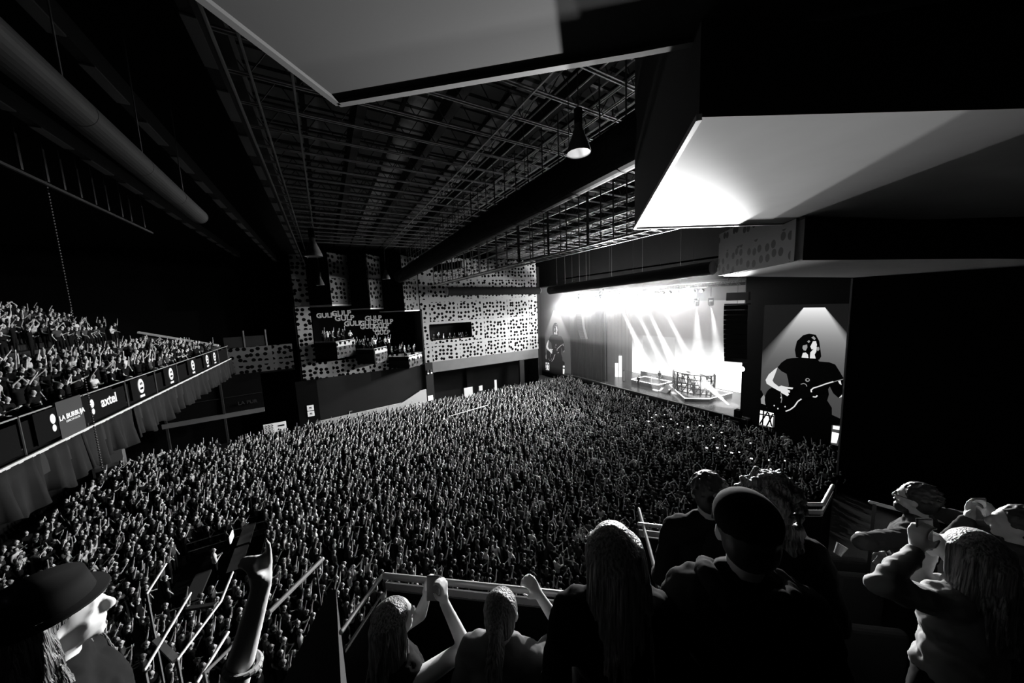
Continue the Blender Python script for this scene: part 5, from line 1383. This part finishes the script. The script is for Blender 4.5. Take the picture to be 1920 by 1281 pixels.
F9 = close_person(A2(1826, 1040, 1.42), deg(62), 11.3, 'blonde woman in a pale denim jacket raising a phone at the right', 'long', {1: (A2(1720, 1030, 1.5), (.0, .05, 1), (.6, -.3, 0), [.7, .8, .9, 1.0], A2(1652, 1096, 1.42)), -1: (A2(1742, 1034, 1.56), (.0, .05, 1), (-.6, .3, 0), [.7, .8, .9, 1.0])},
             top='jacket', sleeves='long', seed=21, hairmat='blonde', fold=.035)
F10 = close_person(A2(1914, 985, 1.8), deg(100), 11.2, 'dark-haired person at the right frame edge turned left, holding a phone high', 'short', {1: (A2(1818, 972, 1.9), (0, .05, 1), (-.2, -.6, 0), [.3, 1.0, 1.1, 1.1]), -1: (A2(1854, 978, 1.95), (0, .05, 1), (.3, .6, 0), [.6, .8, .9, 1.0])},
              sleeves='long', top='cloth_grey', seed=23)
# held things
def phone(c, axis, up, w_, h_, label, lit=0.0):
    c, a, u_ = Vector(c), Vector(axis).normalized(), Vector(up).normalized(); n = a.cross(u_).normalized()
    t = empty('smartphone', c); tag(t, label, 'phone')
    par = None
    def slab(w2, h2, t0, t1, nm, m):
        vs_ = [c+a*(sx*w2/2)+u_*(sz*h2/2)+n*tt for tt in (t0, t1) for sx, sz in ((-1,-1),(1,-1),(1,1),(-1,1))]
        o = sub(MB().add(vs_, [(3,2,1,0),(4,5,6,7),(0,1,5,4),(1,2,6,5),(2,3,7,6),(3,0,4,7)]), nm, m, par or t, bevel=.003); return o
    par = slab(w_, h_, -.004, .004, 'case', M['darksteel']); slab(w_*.9, h_*.93, .004, .0055, 'screen', mat('phone_glass', .02, .15, emit=lit))
    return t
phone(A2(1361, 958, 1.66), RT, UP, .15, .078, 'phone held sideways over the crowd, left of the dark cap', .012)
phone(A2(1733, 1002, 1.5), RT, UP, .075, .15, 'phone held up by the blonde woman in the denim jacket', .01)
phone(A2(1834, 955, 1.9), RT, UP, .09, .13, 'phone held high above the blonde head', .01)
phone(A2(812, 1103, 1.78), RT, UP, .07, .14, 'phone in the raised hands in front of the long front rail', .01)
cuft = empty('bracelet', A2(455, 1245, .96)); tag(cuft, 'thick pale bracelet around the raised forearm', 'bracelet')
w0 = A2(490, 1100, .97); el0 = A2(440, 1281, .95); ax = (w0-el0).normalized(); c = A2(456, 1247, .955); u1 = ax.orthogonal().normalized(); u2 = ax.cross(u1)
pts = [c+(u1*math.cos(2*PI*i/20)+u2*math.sin(2*PI*i/20))*.041 for i in range(21)]
sub(MB().path(pts, .009, 10), 'band', M['ductpale'], cuft)
cup = empty('plastic_cup', A2(1570, 1040, 1.8)); tag(cup, 'clear ribbed plastic cup lying tilted on a seat', 'cup')
cc = Vector(cup.location); sub(MB().tube(cc, cc+Vector((.03, -.01, .05)), .016, 16, r2=.024), 'cup_body', M['steel'], cup)
# dark seats in the middle of the gallery
def seat(p, yaw, label):
    t = empty('gallery_seat', p, yaw); tag(t, label, 'seat', 'dark folding seats of the near gallery')
    for nm, mb in (('seat_cushion', MB().box((-.22, -.24, .40), (.20, .24, .48))), ('backrest', MB().box((-.26, -.24, .48), (-.20, .24, .92))), ('leg', MB().box((-.05, -.03, 0), (.05, .03, .4)))):
        o = mb.build(nm, [M['banner']], t, bevel=.02)
for i, (px, py, lb) in enumerate([(1520, 1010, 'upright dark seat behind the curly-haired person'), (1590, 1040, 'dark seat beside the tilted plastic cup'), (1480, 1110, 'dark seat right of the big capped figure'), (1560, 1120, 'dark seat in front of the bearded man')]):
    p = at_z(px, py, 11.85); seat((p.x, p.y, 10.95), deg(50), lb)
